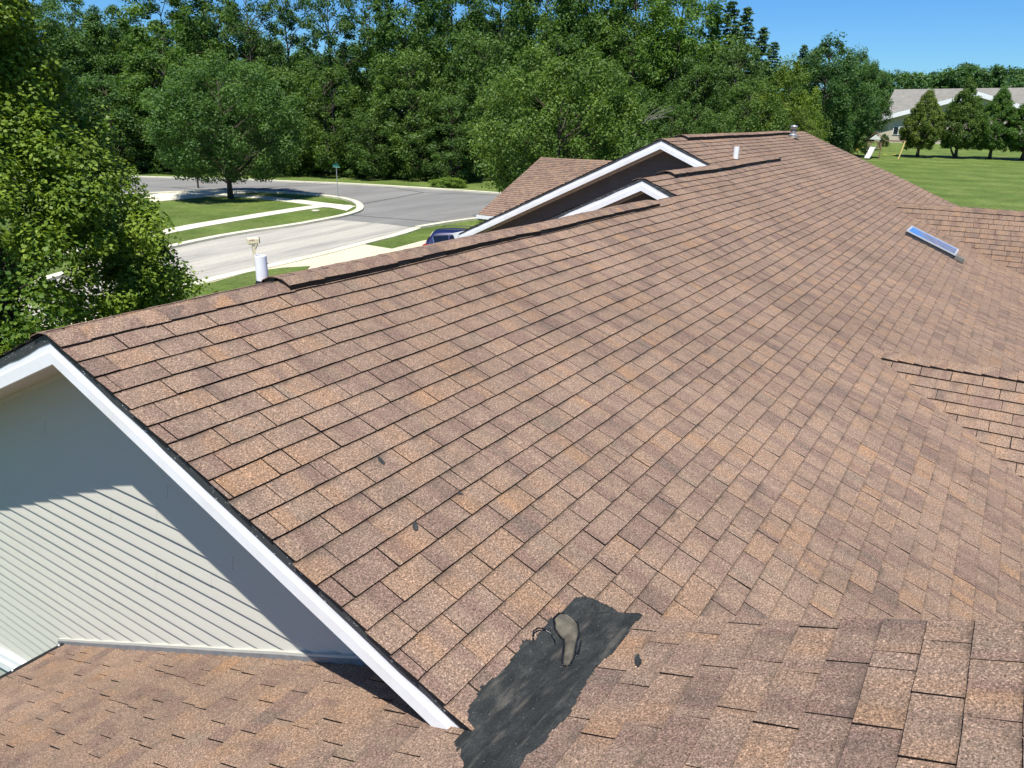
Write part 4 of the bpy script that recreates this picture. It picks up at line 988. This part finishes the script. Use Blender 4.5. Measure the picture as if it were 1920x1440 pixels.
# ------------------------------------------------------------------ dark blue SUV
M_BLUE = (lambda t: t.bsdf((.006, .010, .062), .45, None, .35, .1, **{'Coat Weight': .35, 'Coat Roughness': .12}))(NT('dark_blue_car_paint'))
M_TINT = NT('tinted_glass').bsdf((.006, .008, .012), .05, None, .7); M_RED = NT('red_lens').bsdf((.35, .012, .02), .15, None, .6)
M_TYRE = simple('tyre_rubber', (.015, .015, .015), .8, .2); M_RIM = simple('alloy_rim', (.5, .5, .52), .3, .5, .8); M_CHROME = simple('bright_trim', (.72, .74, .78), .2, .6, .9, .02)
CH = -1.04; hd = Vector((math.cos(CH), math.sin(CH))); lf = Vector((-hd.y, hd.x)); rc = Vector((25.95, 21.6))+lf*.85
car = empty('parked_car', (rc.x, rc.y, Z0+.02), 'dark blue hatchback SUV parked on the driveway behind the far gable eave', 'car', None, CH)
def cb(mb, n, m, p=car, sm=False): o = mb.build(n, m, None, sm); o.parent = p; return o
ST_ = [(0.0, .80, .86, .82), (.06, .98, .88, .80), (.20, 1.12, .90, .78), (.50, 1.60, .91, .62), (.62, 1.68, .915, .63), (1.3, 1.73, .92, .65), (2.3, 1.70, .92, .64), (2.9, 1.58, .92, .63), (3.55, 1.10, .91, .72), (4.3, .98, .88, .74), (4.58, .78, .80, .70), (4.64, .60, .74, .66)]
def sec(x, zt, w, wr):
    zb = 1.02 if zt > 1.15 else zt*.93
    return [(w*.94, .30), (w, .45), (w, .72), (w*.985, min(zb, zt*.95)), (wr+.04, zt-.07 if zt > 1.15 else zt-.02), (wr*.86, zt-.01), (0, zt+.015)]
mb = MB(); prev = None
for (x, zt, w, wr) in ST_:
    s = sec(x, zt, w, wr); ring = [mb.vert((x, y, z)) for y, z in s]+[mb.vert((x, -y, z)) for y, z in s[-2::-1]]
    if prev:
        for k in range(len(ring)-1): mb.face(prev[k], prev[k+1], ring[k+1], ring[k])
        mb.face(prev[-1], prev[0], ring[0], ring[-1])
    else: mb.face(*ring)
    prev = ring
mb.face(*prev[::-1]); body = cb(mb, 'body', M_BLUE, sm=True)
body.modifiers.new('bevel', 'SUBSURF').levels = 1; body.modifiers['bevel'].render_levels = 2
def side_pt(x, f, sgn, out=.012):
    for a, b in zip(ST_, ST_[1:]):
        if a[0] <= x <= b[0]:
            t = (x-a[0])/(b[0]-a[0]); zt, w, wr = (a[i]+(b[i]-a[i])*t for i in (1, 2, 3)); s = sec(x, zt, w, wr); y = s[3][0]+(s[4][0]-s[3][0])*f; z = s[3][1]+(s[4][1]-s[3][1])*f; return (x, sgn*(y+out), z+.0)
for sgn in (1, -1):
    for x0, x1 in ((.62, 1.25), (1.33, 2.18), (2.26, 2.98)):
        mb = MB(); lo = [side_pt(x0+(x1-x0)*k/5+(.10*(1-k/5) if x0 < .7 else 0), .06, sgn) for k in range(6)]; hi = [side_pt(x0+(x1-x0)*k/5+(-.05 if x0 < .7 else 0)*(1-k/5), .84, sgn) for k in range(6)]
        mb.poly(lo+hi[::-1]); cb(mb, 'window', M_TINT)
    mb = MB(); mb.tube([side_pt(x, f, sgn, .022) for x, f in ((.56, .80), (.60, .55), (.66, .25), (.76, .04), (1.2, -.01), (2.0, -.02), (2.95, -.02))], .017, 6); cb(mb, 'trim', M_CHROME)
    mb = MB(); mb.tube([(.85, sgn*.55, 1.74), (1.0, sgn*.55, 1.79), (2.3, sgn*.55, 1.78), (2.45, sgn*.55, 1.73)], .018, 6); cb(mb, 'roof_rail', M_MBLK)
    mb = MB(); P_ = [(.06, .60, .98), (.03, .84, .98), (.10, .90, 1.0), (.34, .925, 1.06), (.36, .925, 1.16), (.22, .87, 1.18), (.19, .60, 1.14)]; mb.poly([(a-.03, sgn*(b+.012), c) for a, b, c in P_]); mb.poly([(a+.02, sgn*(b-.05), c) for a, b, c in P_]); cb(mb, 'tail_light', M_RED)
    mb = MB(); mb.box((2.82, sgn*.93-.02, 1.02), (2.98, sgn*1.08, 1.17)) if sgn > 0 else mb.box((2.82, -1.08, 1.02), (2.98, -.91, 1.17)); cb(mb, 'mirror', M_BLUE)
    for wx in (.86, 3.72):
        mb = MB()
        rings = []
        for yy, r in ((.70, .30), (.70, .345), (.90, .345), (.925, .33), (.925, .24)): rings.append([mb.vert((wx+r*math.cos(2*PI*j/20), sgn*yy, .345+r*math.sin(2*PI*j/20))) for j in range(20)])
        for A, B in zip(rings, rings[1:]):
            for j in range(20): mb.face(A[j], A[(j+1) % 20], B[(j+1) % 20], B[j])
        wo = cb(mb, 'wheel', M_TYRE)
        mb = MB(); c0 = mb.vert((wx, sgn*.93, .345)); rim = [mb.vert((wx+.24*math.cos(2*PI*j/20), sgn*(.918 if j % 4 < 2 else .90), .345+.24*math.sin(2*PI*j/20))) for j in range(20)]
        for j in range(20): mb.face(c0, rim[j], rim[(j+1) % 20])
        cb(mb, 'rim', M_RIM, wo)
mb = MB(); mb.poly([(.205, -.58, 1.18), (.205, .58, 1.18), (.46, .50, 1.58), (.46, -.50, 1.58)]); mb.poly([(3.0, -.55, 1.55), (3.0, .55, 1.55), (3.52, .66, 1.14), (3.52, -.66, 1.14)]); cb(mb, 'windscreen', M_TINT)
mb = MB(); mb.box((-.06, -.84, .34), (.10, .84, .62)); cb(mb, 'bumper', M_MBLK)

# ------------------------------------------------------------------ light and air
L = Vector((.37, .146, -.883)).normalized(); sun_dir = -L
sl = bpy.data.lights.new('sun', 'SUN'); sl.energy = 5.0; sl.angle = math.radians(.55); sl.color = (1, .955, .88)
so = bpy.data.objects.new('sun', sl); C.objects.link(so); so.rotation_euler = sun_dir.to_track_quat('Z', 'Y').to_euler(); so.location = (0, 0, 60)
w = bpy.data.worlds.new('World'); bpy.context.scene.world = w; w.use_nodes = True; nt = w.node_tree
bg = nt.nodes['Background']; sk_ = nt.nodes.new('ShaderNodeTexSky'); sk_.sky_type = 'NISHITA'; sk_.sun_disc = False
sk_.sun_elevation = math.asin(sun_dir.z); sk_.sun_rotation = math.atan2(sun_dir.x, sun_dir.y)
sk_.altitude = 300; sk_.air_density = 1.0; sk_.dust_density = .3; sk_.ozone_density = 3.0
hs = nt.nodes.new('ShaderNodeHueSaturation'); hs.inputs['Saturation'].default_value = 1.15; nt.links.new(sk_.outputs[0], hs.inputs['Color']); mx = nt.nodes.new('ShaderNodeMix'); mx.data_type = 'RGBA'; mx.blend_type = 'MULTIPLY'; mx.inputs[0].default_value = 1; mx.inputs[7].default_value = (.60, 1.04, 1.5, 1); nt.links.new(hs.outputs[0], mx.inputs[6]); nt.links.new(mx.outputs[2], bg.inputs[0]); bg.inputs[1].default_value = .060
vs = bpy.context.scene.view_settings; vs.view_transform = 'Standard'; vs.look = 'None'; vs.exposure = .6; vs.gamma = 1
